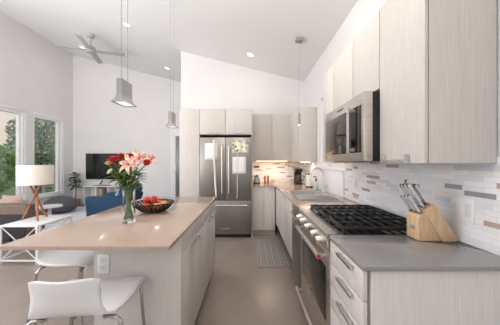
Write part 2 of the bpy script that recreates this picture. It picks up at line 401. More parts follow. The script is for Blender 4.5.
# ------------------------------------------------------------------ cabinets
def pull_x(parent, X, y0, y1, z, out=0.022, name='handle', r=0.0055):
    """bar pull on a front facing -X"""
    b = MB(); b.box(X-out, X-out+0.012, y0, y1, z-0.008, z+0.008, 0.002)
    for y in (y0+0.02, y1-0.02): b.box(X-out+0.012, X-0.0003, y-0.006, y+0.006, z-0.006, z+0.006)
    return b.build(name, M['nickel'], parent)
def tab_x(parent, X, y0, y1, z):
    """bracket pull at the lower edge of a wall-cabinet door facing -X"""
    b = MB(); b.box(X-0.030, X-0.024, y0, y1, z+0.004, z+0.017, 0.001)
    for y in (y0, y1-0.008): b.box(X-0.028, X-0.0003, y, y+0.008, z, z+0.042, 0.001)
    return b.build('handle', M['nickel'], parent)
def pull_y(parent, Y, x0, x1, z):
    b = MB(); b.box(x0, x1, Y-0.030, Y-0.020, z-0.007, z+0.007, 0.002)
    for x in (x0+0.015, x1-0.015): b.box(x-0.005, x+0.005, Y-0.02, Y-0.0003, z-0.005, z+0.005)
    return b.build('handle', M['nickel'], parent)
G = 0.0024
XF = 0.488          # carcase front of the right-hand run (door faces are at XF-0.02)
def base_x(label, y0, y1, fronts, kick=0.12, name='base_cabinet', top=0.893, hollow=False):
    t = thing(name, label, 'cabinet', (XF, (y0+y1)/2, 0))
    b = MB()
    if hollow:
        b.box(XF, XR-0.01, y0+G, y1-G, kick, kick+0.02); b.box(XR-0.03, XR-0.01, y0+G, y1-G, kick+0.02, 0.6)
        b.box(XF, XR-0.03, y0+G, y0+0.018, kick+0.02, top-0.001); b.box(XF, XR-0.03, y1-0.018, y1-G, kick+0.02, top-0.001)
    else: b.box(XF+0.014, XR-0.01, y0+G, y1-G, kick, top-0.001, 0.001)
    b.build('body', M['wood'], t)
    MB().box(XF+0.08, XF+0.10, y0+G, y1-G, 0.001, kick-0.001).build('toe_kick', M['toe'], t)
    for kind, a, c, z0, z1, hy in fronts:
        d = MB().box(XF-0.02, XF-0.0008, a+G, c-G, z0+G, z1-G, 0.0012).build(kind, M['wood'], t)
        if hy: pull_x(d, XF-0.02, hy[0], hy[1], hy[2])
    return t
dz = [0.12, 0.508, 0.635, 0.762, 0.89]
base_x('pale woodgrain drawer unit in the right foreground under the grey worktop', 0.952, 1.343,
       [('drawer', 0.952, 1.343, dz[i], dz[i+1], (1.03, 1.20, dz[i+1]-0.024)) for i in range(4)], name='drawer_unit')
base_x('pale woodgrain double-door cabinet below the sink and window', 2.56, 3.60,
       [('door', 2.56, 3.079, 0.25, 0.89, (2.93, 3.05, 0.865)), ('door', 3.081, 3.60, 0.25, 0.89, (3.11, 3.23, 0.865))], kick=0.25, name='sink_cabinet', hollow=True)
base_x('blind corner base cabinet where the two worktops meet', 3.602, 4.885, [('door', 3.602, 4.17, 0.25, 0.89, (3.70, 3.83, 0.865))], kick=0.25, name='corner_cabinet')
# rear run, facing the camera
YB0 = 4.24
t = thing('base_cabinet', 'pale two-door base cabinet right of the fridge at the back', 'cabinet', (0.255, YB0, 0))
MB().box(0.047, 0.462, YB0+0.014, YK-0.01, 0.1, 0.892, 0.001).build('body', M['wood'], t)
MB().box(0.047, 0.462, YB0+0.05, YB0+0.07, 0.001, 0.099).build('toe_kick', M['toeback'], t)
for x0, x1 in ((0.047, 0.2535), (0.2555, 0.462)):
    d = MB().box(x0+G, x1-G, YB0-0.02, YB0-0.0008, 0.102, 0.89, 0.0012).build('door', M['wood'], t)
    pull_y(d, YB0-0.02, x0+0.05, x1-0.05, 0.86)

def wall_x(label, y0, y1, z0, doors, XU=0.824, name='wall_cabinet', top=ZT, tabs=True):
    t = thing(name, label, 'cabinet', (XU, (y0+y1)/2, z0))
    MB().box(XU, XR-0.009, y0+G, y1-G, z0+0.002, top, 0.001).build('body', M['wood'], t)
    for a, c in doors:
        d = MB().box(XU-0.02, XU-0.005, a+G, c-G, z0+0.001, top, 0.0012).build('door', M['wood'], t)
        if tabs: tab_x(d, XU-0.02, (a+c)/2-0.085, (a+c)/2+0.125, z0+0.004)
    return t
wall_x('tall pale wall cabinet nearest the camera above the knife block', 1.056, 1.427, ZU, [(1.056, 1.427)])
wall_x('pair of short pale cabinet doors above the microwave', 1.429, 2.217, 1.80, [(1.429, 1.80), (1.801, 2.217)], tabs=False)
wall_x('narrow pale wall cabinet beyond the microwave beside the window', 2.219, 2.54, ZU, [(2.219, 2.54)], tabs=False)
wall_x('grey-looking wall cabinet in the far right corner past the window', 3.93, 4.885, ZU+0.02, [(3.93, 4.885)], tabs=False)
# rear wall cabinet pair
YU = 4.55
t = thing('wall_cabinet', 'pale two-door wall cabinet over the lit rear splashback', 'cabinet', (0.43, YU, ZU+0.04))
MB().box(0.05, 0.818, YU+0.014, YK-0.009, ZU+0.04, ZT, 0.001).build('body', M['wood'], t)
for x0, x1 in ((0.05, 0.434), (0.435, 0.818)):
    MB().box(x0+G, x1-G, YU-0.02, YU-0.0008, ZU+0.04, ZT, 0.0012).build('door', M['wood'], t)
# fridge surround
YP = 4.12
t = thing('pantry_cabinet', 'tall pale pantry panel cabinet left of the fridge', 'cabinet', (-1.05, YP, 0))
MB().box(-1.258, -0.902, YP, YK-0.002, 0.1, 2.30, 0.001).build('body', M['wood'], t)
MB().box(-1.258, -0.902, YP+0.05, YP+0.07, 0.001, 0.099).build('toe_kick', M['toe'], t)
MB().box(-1.257, -0.903, YP-0.02, YP-0.0008, 0.1, 2.30, 0.0012).build('door', M['wood'], t)
t = thing('bridge_cabinet', 'pale two-door cabinet bridging over the fridge', 'cabinet', (-0.43, YP, 1.82))
MB().box(-0.899, 0.026, YP+0.014, YK-0.002, 1.845, 2.30, 0.001).build('body', M['wood'], t)
for x0, x1 in ((-0.9, -0.437), (-0.435, 0.027)):
    d = MB().box(x0+G, x1-G, YP-0.02, YP-0.0008, 1.84, 2.30, 0.0012).build('door', M['wood'], t)
    xm = (x0+x1)/2; pull_y(d, YP-0.02, xm-0.10, xm+0.10, 1.875)
MB().box(0.0285, 0.0445, YP-0.02, YK-0.002, 0.001, 2.30, 0.001).build('side_panel', M['wood'], t)

# ------------------------------------------------------------------ worktops
SX0, SX1, SY0, SY1 = 0.545, 1.00, 2.50, 3.45
o = MB().box(0.465, XR-0.009, 0.940, 1.350, 0.894, ZC, 0.002).build('worktop', M['quartz'], loc=(0.8, 1.14, 0.894))
tag(o, 'short grey stone worktop in the right foreground under the knife block', 'worktop')
b = MB()
b.box(0.465, SX0, 2.122, YK-0.009, 0.894, ZC); b.box(SX1, XR-0.021, 2.122, YK-0.009, 0.894, ZC)
b.box(SX0, SX1, 2.122, SY0, 0.894, ZC); b.box(SX0, SX1, SY1, YK-0.009, 0.894, ZC)
b.box(0.047, 0.465, YB0-0.04, YK-0.009, 0.894, ZC)
o = b.build('worktop', M['warmlit'], loc=(0.8, 3.5, 0.894))  # grey stone with the warm cabinet light in its colour
tag(o, 'L-shaped stone worktop around the sink and rear corner', 'worktop')

# ------------------------------------------------------------------ sink, faucet
t = thing('kitchen_sink', 'stainless double-bowl sink set in the worktop by the window', 'sink', (0.77, 2.98, ZC))
b = MB()
b.box(SX0-0.015, SX0+0.02, SY0-0.015, SY1+0.015, ZC+0.0005, ZC+0.007, 0.002); b.box(SX1-0.03, SX1+0.015, SY0-0.015, SY1+0.015, ZC+0.0005, ZC+0.007, 0.002)
for a, c in ((SY0-0.015, SY0+0.02), (2.98-0.025, 2.98+0.025), (SY1-0.02, SY1+0.015)): b.box(SX0+0.02, SX1-0.03, a, c, ZC+0.0005, ZC+0.007, 0.002)
b.build('rim', M['steel'], t)
for a, c in ((SY0+0.02, 2.955), (3.005, SY1-0.02)):
    b = MB(); x0, x1, z0 = SX0+0.02, SX1-0.03, 0.74
    b.box(x0, x0+0.003, a, c, z0, ZC); b.box(x1-0.003, x1, a, c, z0, ZC); b.box(x0+.003, x1-.003, a, a+0.003, z0, ZC); b.box(x0+.003, x1-.003, c-0.003, c, z0, ZC)
    b.box(x0, x1, a, c, z0-0.003, z0)
    bo = b.build('bowl', M['bowlsteel'], t)
    MB().cyl(((x0+x1)/2, (a+c)/2, z0+0.0005), ((x0+x1)/2, (a+c)/2, z0+0.004), 0.04).build('drain', M['chrome'], bo)
# wire rack over the near bowl
b = MB(); zr = ZC+0.0125
b.tube([(SX0+0.005, 2.56, zr), (SX1-0.01, 2.56, zr), (SX1-0.01, 2.90, zr), (SX0+0.005, 2.90, zr)], 0.005, 8, closed=True)
for k in range(12):
    y = 2.575 + k*0.0285; b.tube([(SX0+0.005, y, zr), (SX1-0.01, y, zr)], 0.004, 6)
tag(b.build('drying_rack', M['nickel'], loc=(0.77, 2.73, ZC+0.007)), 'flat metal roll-up drying rack laid across the near sink bowl', 'rack')
t = thing('faucet', 'tall steel gooseneck faucet behind the sink by the window', 'faucet', (1.055, 3.3, ZC))
MB().lathe([(0, 0), (0.027, 0), (0.027, 0.012), (0.018, 0.02), (0.016, 0.10), (0, 0.10)], (1.055, 3.3, ZC+0.0005)).build('base', M['nickel'], t)
pts = [(1.055, 3.3, 1.01), (1.055, 3.3, 1.165)] + [(0.965+0.09*math.cos(a), 3.3, 1.165+0.095*math.sin(a)) for a in [PI*k/10 for k in range(1, 11)]] + [(0.868, 3.3, 1.13)]
MB().tube(pts, 0.0135, 12).build('neck', M['nickel'], t)
MB().tube([(0.868, 3.3, 1.135), (0.862, 3.3, 1.10), (0.855, 3.3, 1.06)], [0.013, 0.016, 0.018], 14).build('spray_head', M['nickel'], t)
MB().tube([(1.06, 3.285, 0.985), (1.06, 3.24, 1.00), (1.062, 3.16, 1.03)], [0.009, 0.007, 0.006], 8).build('lever', M['nickel'], t)
p = at(316.5, 187, 3.52)
t = thing('soap_bottle', 'small dish soap bottle with dark pump behind the faucet', 'bottle', (1.02, 3.55, ZC))
MB().lathe([(0, 0), (0.03, 0), (0.032, 0.01), (0.032, 0.10), (0.014, 0.13), (0.012, 0.14), (0, 0.14)], (1.02, 3.55, ZC+0.001)).build('bottle', M['soap'], t)
MB().lathe([(0, 0), (0.014, 0), (0.014, 0.03), (0.005, 0.035), (0.005, 0.06), (0, 0.06)], (1.02, 3.55, ZC+0.142), 14).box(0.975, 1.025, 3.543, 3.557, ZC+0.200, ZC+0.212, 0.003).build('pump', M['black'], t)
b = MB().lathe([(0, 0), (0.045, 0), (0.045, 0.19), (0, 0.19)], (1.02, 3.98, ZC+0.02)); t = thing('paper_towel_stand', 'white paper roll standing on a dark holder beyond the faucet', 'paper towel', (1.02, 3.98, ZC))
b.build('paper_roll', M['paper'], t); MB().lathe([(0, 0), (0.06, 0), (0.06, 0.018), (0, 0.018)], (1.02, 3.98, ZC+0.001)).build('base', M['black'], t)
MB().lathe([(0, 0), (0.012, 0), (0.018, 0.02), (0, 0.04)], (1.02, 3.98, ZC+0.2105), 14).build('knob', M['black'], t)

# ------------------------------------------------------------------ range
RY0, RY1 = 1.358, 2.115
t = thing('kitchen_range', 'stainless gas range with black grates between the two right-hand worktops', 'range', (0.8, 1.735, 0))
MB().box(0.492, XR-0.011, RY0, RY1, 0.04, 0.895, 0.002).build('body', M['black'], t)
MB().box(0.54, 0.58, RY0+0.02, RY1-0.02, 0.001, 0.039).build('kick_plate', M['gap'], t)
b = MB(); b.prism([(0.462, 0.812), (0.491, 0.812), (0.491, 0.897), (0.549, 0.897), (0.549, 0.918), (0.452, 0.918), (0.447, 0.905)], 'y', RY0, RY1)
b.build('control_panel', M['steel'], t)
MB().box(0.550, XR-0.011, RY0, RY1, 0.8955, 0.918, 0.002).build('cooktop', M['enamel'], t)
for k, y in enumerate((1.44, 1.565, 1.735, 1.905, 2.03)):
    b = MB(); Mx = Matrix.Rotation(R(-97), 4, 'Y')
    b.lathe([(0, 0), (0.028, 0), (0.028, 0.008), (0.023, 0.010), (0.021, 0.040), (0.018, 0.044), (0, 0.044)], (0.4535, y, 0.862), 18, Mx.to_3x3())
    kn = b.build('knob', M['steel'], t)
d = MB().box(0.468, 0.4915, RY0+0.003, RY1-0.003, 0.285, 0.806, 0.003).build('oven_door', M['steel'], t)
MB().box(0.4655, 0.4678, RY0+0.06, RY1-0.06, 0.36, 0.70, 0.0008).build('window', M['dglass'], d)
hb = MB().tube([(0.42, RY0+0.05, 0.765), (0.42, RY1-0.05, 0.765)], 0.016, 14)
for y in (RY0+0.075, RY1-0.075): hb.box(0.42, 0.4677, y-0.012, y+0.012, 0.755, 0.775, 0.002)
hh = hb.build('handle', M['steel'], d)
MB().cyl((0.42, RY0+0.0495, 0.765), (0.42, RY0+0.044, 0.765), 0.0115).build('medallion', M['medal'], d)
d = MB().box(0.468, 0.4915, RY0+0.003, RY1-0.003, 0.06, 0.278, 0.003).build('lower_drawer', M['steel'], t)
hb = MB().tube([(0.42, RY0+0.05, 0.215), (0.42, RY1-0.05, 0.215)], 0.015, 14)
for y in (RY0+0.075, RY1-0.075): hb.box(0.42, 0.4677, y-0.012, y+0.012, 0.206, 0.224, 0.002)
hb.build('handle', M['steel'], d)
for cx, cy, r in ((0.665, 1.49, 0.045), (0.665, 1.98, 0.04), (0.935, 1.49, 0.036), (0.935, 1.98, 0.036), (0.80, 1.735, 0.055)):
    MB().lathe([(0, 0), (r, 0), (r, 0.008), (r*0.75, 0.012), (r*0.75, 0.016), (0, 0.018)], (cx, cy, 0.9185), 20).build('burner', M['iron'], t)
for k in range(3):
    a = RY0+0.012 + k*0.2447; c = a + 0.2435
    b = MB(); x0, x1 = 0.555, 1.085; zb, zt2 = 0.938, 0.955
    for y in (a+0.006, c-0.006): b.box(x0, x1, y-0.006, y+0.006, zb, zt2, 0.002)
    for x in (x0+0.006, x1-0.006, (x0+x1)/2): b.box(x-0.006, x+0.006, a+0.012, c-0.012, zb, zt2, 0.002)
    for i in range(1, 8):
        if i == 4: continue
        x = x0 + (x1-x0)*i/8; b.box(x-0.005, x+0.005, a+0.012, c-0.012, zb+0.003, zt2+0.004, 0.002)
    b.box(x0+0.012, x1-0.012, (a+c)/2-0.005, (a+c)/2+0.005, zb, zt2, 0.002)
    for x in (x0+0.008, x1-0.008):
        for y in (a+0.008, c-0.008): b.box(x-0.007, x+0.007, y-0.007, y+0.007, 0.9185, zb+0.002)
    b.build('grate', M['iron'], t)
# dishwasher
t = thing('dishwasher', 'slim stainless dishwasher between the range and the sink cabinet', 'dishwasher', (XF, 2.34, 0))
MB().box(XF, XR-0.03, 2.122, 2.555, 0.1, 0.73).build('body', M['greymetal'], t)
MB().box(XF+0.06, XF+0.08, 2.124, 2.553, 0.001, 0.099).build('toe_kick', M['gap'], t)
d = MB().box(XF-0.022, XF-0.0008, 2.124, 2.553, 0.12, 0.888, 0.003).build('door', M['steelv'], t)
hb = MB().tube([(XF-0.05, 2.16, 0.80), (XF-0.05, 2.52, 0.80)], 0.009, 10)
for y in (2.19, 2.49): hb.box(XF-0.05, XF-0.0225, y-0.008, y+0.008, 0.793, 0.807)
hb.build('handle', M['steel'], d)

# text marks
def text_mesh(name, s, size, loc, rot, m, parent, ext=0.0004, sx=1):
    cu = bpy.data.curves.new(name, 'FONT'); cu.body = s; cu.size = size; cu.extrude = ext; cu.align_x = 'CENTER'; cu.align_y = 'CENTER'
    tmp = bpy.data.objects.new(name, cu); C.objects.link(tmp)
    dg = bpy.context.evaluated_depsgraph_get(); me = bpy.data.meshes.new_from_object(tmp.evaluated_get(dg))
    bpy.data.objects.remove(tmp, do_unlink=True)
    o = bpy.data.objects.new(name, me); C.objects.link(o); me.materials.clear(); me.materials.append(m)
    o.parent = parent; o.location = Vector(loc) - parent_world(parent); o.rotation_euler = rot; return o

# ------------------------------------------------------------------ microwave
MX, MY0, MY1, MZ0, MZ1 = 0.708, 1.433, 2.175, 1.350, 1.785
t = thing('microwave', 'stainless over-range microwave under the short wall cabinets', 'microwave', (0.9, 1.84, MZ0))
MB().box(0.766, XR-0.009, MY0+0.004, MY1-0.004, MZ0, MZ1, 0.002).build('body', M['black'], t)
d = MB().box(MX, 0.7655, MY0, MY1, MZ0, MZ1, 0.004).build('door', M['steel'], t)
MB().box(MX-0.002, MX-0.0002, MY0+0.075, MY1-0.05, MZ0+0.055, MZ1-0.075, 0.0006).build('window', M['dglass'], d)
hb = MB().box(MX-0.052, MX-0.034, MY0+0.115, MY0+0.14, MZ0+0.05, MZ1-0.07, 0.005)
for z in (MZ0+0.075, MZ1-0.095): hb.box(MX-0.036, MX-0.0022, MY0+0.12, MY0+0.135, z-0.01, z+0.01)
hb.build('handle', M['steel'], d)
MB().box(MX-0.002, MX-0.0002, MY0+0.03, MY0+0.07, MZ0+0.055, MZ1-0.075, 0.0006).build('control_panel', M['enamel'], d)
text_mesh('name_plate', 'KitchenAid', 0.026, (MX-0.001, (MY0+MY1)/2, MZ1-0.036), (R(90), 0, R(-90)), M['ink'], d)
MB().box(0.80, 1.10, MY0+0.05, MY1-0.05, MZ0-0.006, MZ0-0.0005).build('vent_grille', M['greymetal'], t)

# ------------------------------------------------------------------ fridge
FY, FX0, FX1 = 4.08, -0.893, 0.022
t = thing('fridge', 'stainless french-door fridge with papers stuck on its doors', 'fridge', (-0.435, FY, 0))
MB().box(FX0+0.005, FX1-0.005, FY+0.06, YK-0.03, 0.06, 1.79, 0.003).build('body', M['black'], t)
MB().box(FX0+0.02, FX1-0.02, FY+0.03, FY+0.2, 0.001, 0.059).build('foot_grille', M['gap'], t)
xm = -0.432
for x0, x1, hx in ((FX0, xm-0.002, xm-0.06), (xm+0.002, FX1, xm+0.06)):
    d = MB().box(x0, x1, FY, FY+0.058, 0.672, 1.785, 0.006).build('door', M['steelv'], t)
    hb = MB().tube([(hx, FY-0.05, 0.80), (hx, FY-0.05, 1.63)], 0.013, 12)
    for z in (0.84, 1.59): hb.box(hx-0.009, hx+0.009, FY-0.05, FY-0.0003, z-0.014, z+0.014, 0.002)
    hb.build('handle', M['steel'], d)
d = MB().box(FX0, FX1, FY, FY+0.058, 0.065, 0.664, 0.006).build('freezer_drawer', M['steelv'], t)
hb = MB().tube([(FX0+0.07, FY-0.05, 0.585), (FX1-0.07, FY-0.05, 0.585)], 0.013, 12)
for x in (FX0+0.11, FX1-0.11): hb.box(x-0.014, x+0.014, FY-0.05, FY-0.0003, 0.576, 0.594, 0.002)
hb.build('handle', M['steel'], d)
text_mesh('name_plate', 'KitchenAid', 0.036, (-0.44, FY-0.0008, 0.17), (R(90), 0, 0), M['plate'], d)
def stuck(name, label, cat, x0, x1, y0, y1, m, dy=0.003):
    a, c = at(x0, y1, FY), at(x1, y0, FY)
    b = MB(); b.grid(lambda u, v: (a.x+(c.x-a.x)*u, FY-dy-0.001-0.004*abs(math.sin(v*2.5))*(1-v), a.z+(c.z-a.z)*v), 4, 6)
    return tag(b.build(name, m, loc=((a.x+c.x)/2, FY-dy, a.z), thick=0.0008), label, cat)
stuck('paper_sheet', 'white printed sheet stuck on the left fridge door', 'paper', 204.7, 217.6, 143.2, 160, M['print'])
stuck('calendar', 'colourful picture calendar on the upper right fridge door', 'calendar', 232.2, 248.6, 140.6, 153.2, M['calendar'])
stuck('paper_sheet', 'white printed sheet below the picture calendar on the right fridge door', 'paper', 232.2, 246, 156.9, 173.8, M['print'])
def ribbon(pts, wd, label):
    P = [at(x, y, FY-0.012) for x, y in pts]
    b = MB(); n = len(P)-1
    b.grid(lambda u, v: P[round(v*n)] + Vector(((u-0.5)*wd, -0.003*math.sin(v*9)-0.002, 0)), 2, n)
    tag(b.build('ribbon', M['tan'], loc=P[-1], thick=0.001), label, 'ribbon')
ribbon([(213.8, 139.5), (213.9, 143), (214.1, 150), (214.2, 160), (214.6, 168), (215, 176), (215.3, 184), (216, 192), (216.4, 199)], 0.034, 'wide tan ribbon hanging down the left fridge door behind a sheet')
ribbon([(237.6, 153.5), (237.6, 157), (237.5, 166), (237.5, 174), (237.2, 182), (237.4, 190), (236.8, 199)], 0.012, 'thin tan ribbon hanging down the right fridge door')

# ------------------------------------------------------------------ island
IX0, IX1, IY0, IY1 = -1.285, -0.412, 1.173, 2.86
PX0, PX1, PY0 = -0.955, -0.424, 1.408
o = MB().box(IX0, IX1, IY0, IY1, 0.892, ZC, 0.002).build('island_worktop', M['warmlit'], loc=(-0.85, 2.0, 0.892))
tag(o, 'long grey stone worktop of the kitchen island, warm light in its colour', 'worktop')
t = thing('island_end_panel', 'pale woodgrain end panel of the island facing the camera', 'panel', (-0.69, PY0, 0))
MB().box(PX0, PX1, PY0, PY0+0.03, 0.001, 0.891, 0.0015).build('panel', M['wood'], t)
o = MB().box(PX0, PX0+0.02, PY0+0.031, 2.80, 0.001, 0.891, 0.001).build('island_back_panel', M['wood'], loc=(PX0, 2.1, 0))
tag(o, 'pale woodgrain panel along the stool side of the island', 'panel')
for i, (a, c, lab) in enumerate(((1.44, 2.035, 'island cabinet nearer the camera with drawer over doors'), (2.037, 2.80, 'island cabinet at the fridge end with drawer over doors'))):
    t = thing('island_cabinet', lab, 'cabinet', (PX1, (a+c)/2, 0))
    MB().box(PX0+0.022, PX1-0.036, a+G, c-G, 0.1, 0.890, 0.001).build('body', M['wood'], t)
    MB().box(PX1-0.09, PX1-0.07, a+G, c-G, 0.001, 0.099).build('toe_kick', M['toe'], t)
    def front(kind, y0, y1, z0, z1, hy0, hy1, hz):
        d = MB().box(PX1-0.0212, PX1-0.001, y0+G, y1-G, z0+G, z1-G, 0.0012).build(kind, M['wood'], t)
        if not hy0: return
        hb = MB().box(PX1+0.014, PX1+0.024, hy0, hy1, hz-0.008, hz+0.008, 0.002)
        for y in (hy0+0.015, hy1-0.015): hb.box(PX1-0.0008, PX1+0.014, y-0.005, y+0.005, hz-0.005, hz+0.005)
        hb.build('handle', M['nickel'], d)
    m_ = (a+c)/2
    front('drawer', a, c, 0.775, 0.89, 0, 0, 0)
    front('door', a, m_-0.0005, 0.1, 0.772, m_-0.11, m_-0.02, 0.752); front('door', m_+0.0005, c, 0.1, 0.772, m_+0.02, m_+0.11, 0.752)
# outlet on the island end
def outlet(name, label, c, w_, h_, axis, kind):
    t = thing(name, label, 'outlet' if kind == 'o' else 'switch', c)
    if axis == 'y':
        MB().box(c[0]-w_/2, c[0]+w_/2, c[1]-0.006, c[1]-0.0008, c[2]-h_/2, c[2]+h_/2, 0.002).build('plate', M['whiteplastic'], t)
        for dz_ in (-0.022, 0.022):
            s = MB().box(c[0]-0.017, c[0]+0.017, c[1]-0.009, c[1]-0.0062, c[2]+dz_-0.016, c[2]+dz_+0.016, 0.004).build('socket', M['whiteplastic'], t)
            MB().box(c[0]-0.008, c[0]-0.005, c[1]-0.0096, c[1]-0.0092, c[2]+dz_-0.004, c[2]+dz_+0.008).box(c[0]+0.005, c[0]+0.008, c[1]-0.0096, c[1]-0.0092, c[2]+dz_-0.004, c[2]+dz_+0.008).box(c[0]-0.002, c[0]+0.002, c[1]-0.0096, c[1]-0.0092, c[2]+dz_-0.012, c[2]+dz_-0.007).build('slot', M['ink'], s)
    else:
        MB().box(c[0]-0.006, c[0]-0.0008, c[1]-w_/2, c[1]+w_/2, c[2]-h_/2, c[2]+h_/2, 0.002).build('plate', M['whiteplastic'], t)
        for dy in ((-w_/4, w_/4) if w_ > 0.09 else (0,)):
            r = MB().box(c[0]-0.009, c[0]-0.0062, c[1]+dy-0.016, c[1]+dy+0.016, c[2]-0.033, c[2]+0.033, 0.002).build('rocker' if kind == 's' else 'socket', M['white'], t)
outlet('wall_outlet', 'white double outlet on the island end panel below the worktop', (at(103.8, 264, PY0).x, PY0, 0.722), 0.074, 0.116, 'y', 'o')
outlet('switch_plate', 'white double switch plate on the mosaic tiles right of the knife block', (XR-0.008, 1.222, 1.09), 0.118, 0.13, 'x', 's')
outlet('wall_outlet', 'white outlet plate on the mosaic tiles behind the far end of the range', (XR-0.008, 2.49, 1.10), 0.075, 0.12, 'x', 'o')

# ------------------------------------------------------------------ stools
def make_stool(label):
    t = thing('bar_stool', label, 'stool', (0, 0, 0), 0, 'white bar stools at the island')
    prof = [(0.205, 0.632), (0.19, 0.652), (0.15, 0.660), (0.08, 0.656), (0.0, 0.650), (-0.08, 0.650), (-0.13, 0.656), (-0.165, 0.675), (-0.185, 0.712), (-0.197, 0.755), (-0.207, 0.80), (-0.213, 0.836), (-0.215, 0.849)]
    wid = [0.190, 0.205, 0.210, 0.208, 0.203, 0.192, 0.178, 0.158, 0.144, 0.138, 0.141, 0.141, 0.128]
    n = len(prof)-1
    def f(u, v):
        k = v*n; i = min(int(k), n-1); q = k-i
        y = prof[i][0]*(1-q)+prof[i+1][0]*q; z = prof[i][1]*(1-q)+prof[i+1][1]*q; w_ = wid[i]*(1-q)+wid[i+1]*q
        s = 2*u-1; x = s*w_
        if v > 0.6: y += 0.03*s*s*min(1, (v-0.6)/0.2)
        if v > 0.95: z -= 0.004*math.cos(s*PI)*0 + 0.010*(abs(s)**6)
        if v > 0.8: z -= 0.006*(1-s*s)
        if v < 0.5: z += 0.006*s*s
        return (x, y, z)
    o = MB().grid(f, 16, n*2).build('seat_shell', M['white'], t, thick=0.011)
    fr = MB()
    for s in (-1, 1): fr.tube([(s*0.13, 0.16, 0.636), (s*0.13, -0.13, 0.632)], 0.008, 8)
    fr.tube([(-0.13, 0.05, 0.628), (0.13, 0.05, 0.628)], 0.008, 8)
    fr.build('seat_frame', M['chrome'], t)
    for sx in (-1, 1):
        for sy in (1, -1):
            y0 = 0.16 if sy > 0 else -0.125; y1 = 0.21 if sy > 0 else -0.205
            k = 1.0 if sy > 0 else 1.08
            MB().tube([(sx*0.12, y0*0.9, 0.632), (sx*0.165*k, y0*0.97, 0.628), (sx*0.186*k, y0, 0.61), (sx*0.196*k, y0*0.8+y1*0.2, 0.45), (sx*0.218*k, y1, 0.010)], 0.0095, 10).build('leg', M['chrome'], t)
    q = [(0.200, 0.181, 0.24), (0.200, -0.172, 0.24), (-0.200, -0.172, 0.24), (-0.200, 0.181, 0.24)]
    MB().tube(q, 0.007, 8, closed=True).build('footrest', M['chrome'], t)
    return t
st = make_stool('white moulded bar stool in the foreground with its back to the camera')
st.location = (-0.808, 1.165, 0); st.rotation_euler = (0, 0, R(6))
dup(st, (-1.285, 1.72, 0), 'white moulded bar stool tucked under the left side of the island', R(-90))

# ------------------------------------------------------------------ vase, flowers
VX, VY = -0.864, 1.64
t = thing('glass_vase', 'clear glass cylinder vase of flowers on the island', 'vase', (VX, VY, ZC))
MB().lathe([(0, 0.001), (0.041, 0.001), (0.041, 0.23), (0.038, 0.23), (0.038, 0.018), (0, 0.018)], (VX, VY, ZC), 32).build('glass', M['vase'], t)
def P(x, y, dy=0): return at(x, y, VY+dy)
def leaf_blade(b, p, d, length, width, up=Vector((0, 0, 1)), droop=0.3):
    d = Vector(d).normalized(); side = d.cross(up)
    if side.length < 1e-3: side = Vector((1, 0, 0))
    side.normalize(); nrm = side.cross(d)
    n = 6
    def f(u, v):
        w_ = width*math.sin(PI*min(0.97, v*0.95+0.04))**0.8*(1-0.25*v)
        return Vector(p) + d*(length*v) + side*((u-0.5)*w_) - up*(droop*length*v*v) + nrm*(abs(u-0.5)*0.25*w_)
    b.grid(f, 2, n)
def stem_pts(top, k):
    a = k*2.4; base = Vector((VX+0.031*math.cos(a), VY+0.031*math.sin(a), ZC+0.025)); neck = Vector((VX+0.031*math.cos(a+2.4), VY+0.031*math.sin(a+2.4), ZC+0.225))
    mid = neck.lerp(top, 0.5); mid.z += 0.01
    return [base, base.lerp(neck, 0.5), neck, mid, top]
def rose(top, r, k, label, m=None):
    t = thing('rose', label, 'flower', (VX, VY, ZC+0.02), 0, 'roses in the glass vase')
    MB().tube(stem_pts(top, k), 0.0028, 6).build('stem', M['stem'], t)
    b = MB(); b.ball(top+Vector((0, 0, r*0.25)), r*0.62, (1, 1, 0.95), u=12, v=8)
    for ring, (n, rad, ln, tilt) in enumerate(((5, 0.55, 1.0, 0.15), (6, 0.8, 1.0, 0.45), (7, 1.0, 0.9, 0.9))):
        for i in range(n):
            a = 2*PI*i/n + ring*0.5
            def f(u, v, a=a, rad=rad, ln=ln, tilt=tilt):
                aa = a + (u-0.5)*1.5*(0.5+0.6*math.sin(PI*min(1, v*0.9+0.1))); rr = r*(rad*(0.25+0.75*v**0.6)+tilt*0.35*v**3)
                return top + Vector((rr*math.cos(aa), rr*math.sin(aa), r*(-0.55+ln*1.35*v-tilt*0.75*v**3)))
            b.grid(f, 4, 5)
    b.build('bloom', m or M['red'], t)
    b = MB()
    for i in range(3):
        a = i*2.1+k; leaf_blade(b, stem_pts(top, k)[3], (math.cos(a), math.sin(a), 0.3), 0.055, 0.03)
    b.build('leaves', M['leaf'], t)
rose(P(113, 160, -0.03), 0.036, 0, 'red rose at the left side of the bouquet')
rose(P(121.5, 156.5, 0.03), 0.032, 1, 'red rose at the top of the bouquet left of the pink lilies')
rose(P(130.5, 156.5, 0.05), 0.03, 2, 'red rose at the top of the bouquet behind the open lily')
rose(P(146.8, 163, -0.01), 0.033, 3, 'red rose at the far right of the bouquet')
rose(P(108, 163.5, 0.01), 0.022, 9, 'small pale yellow bloom at the left edge of the bouquet', M['yellow'])
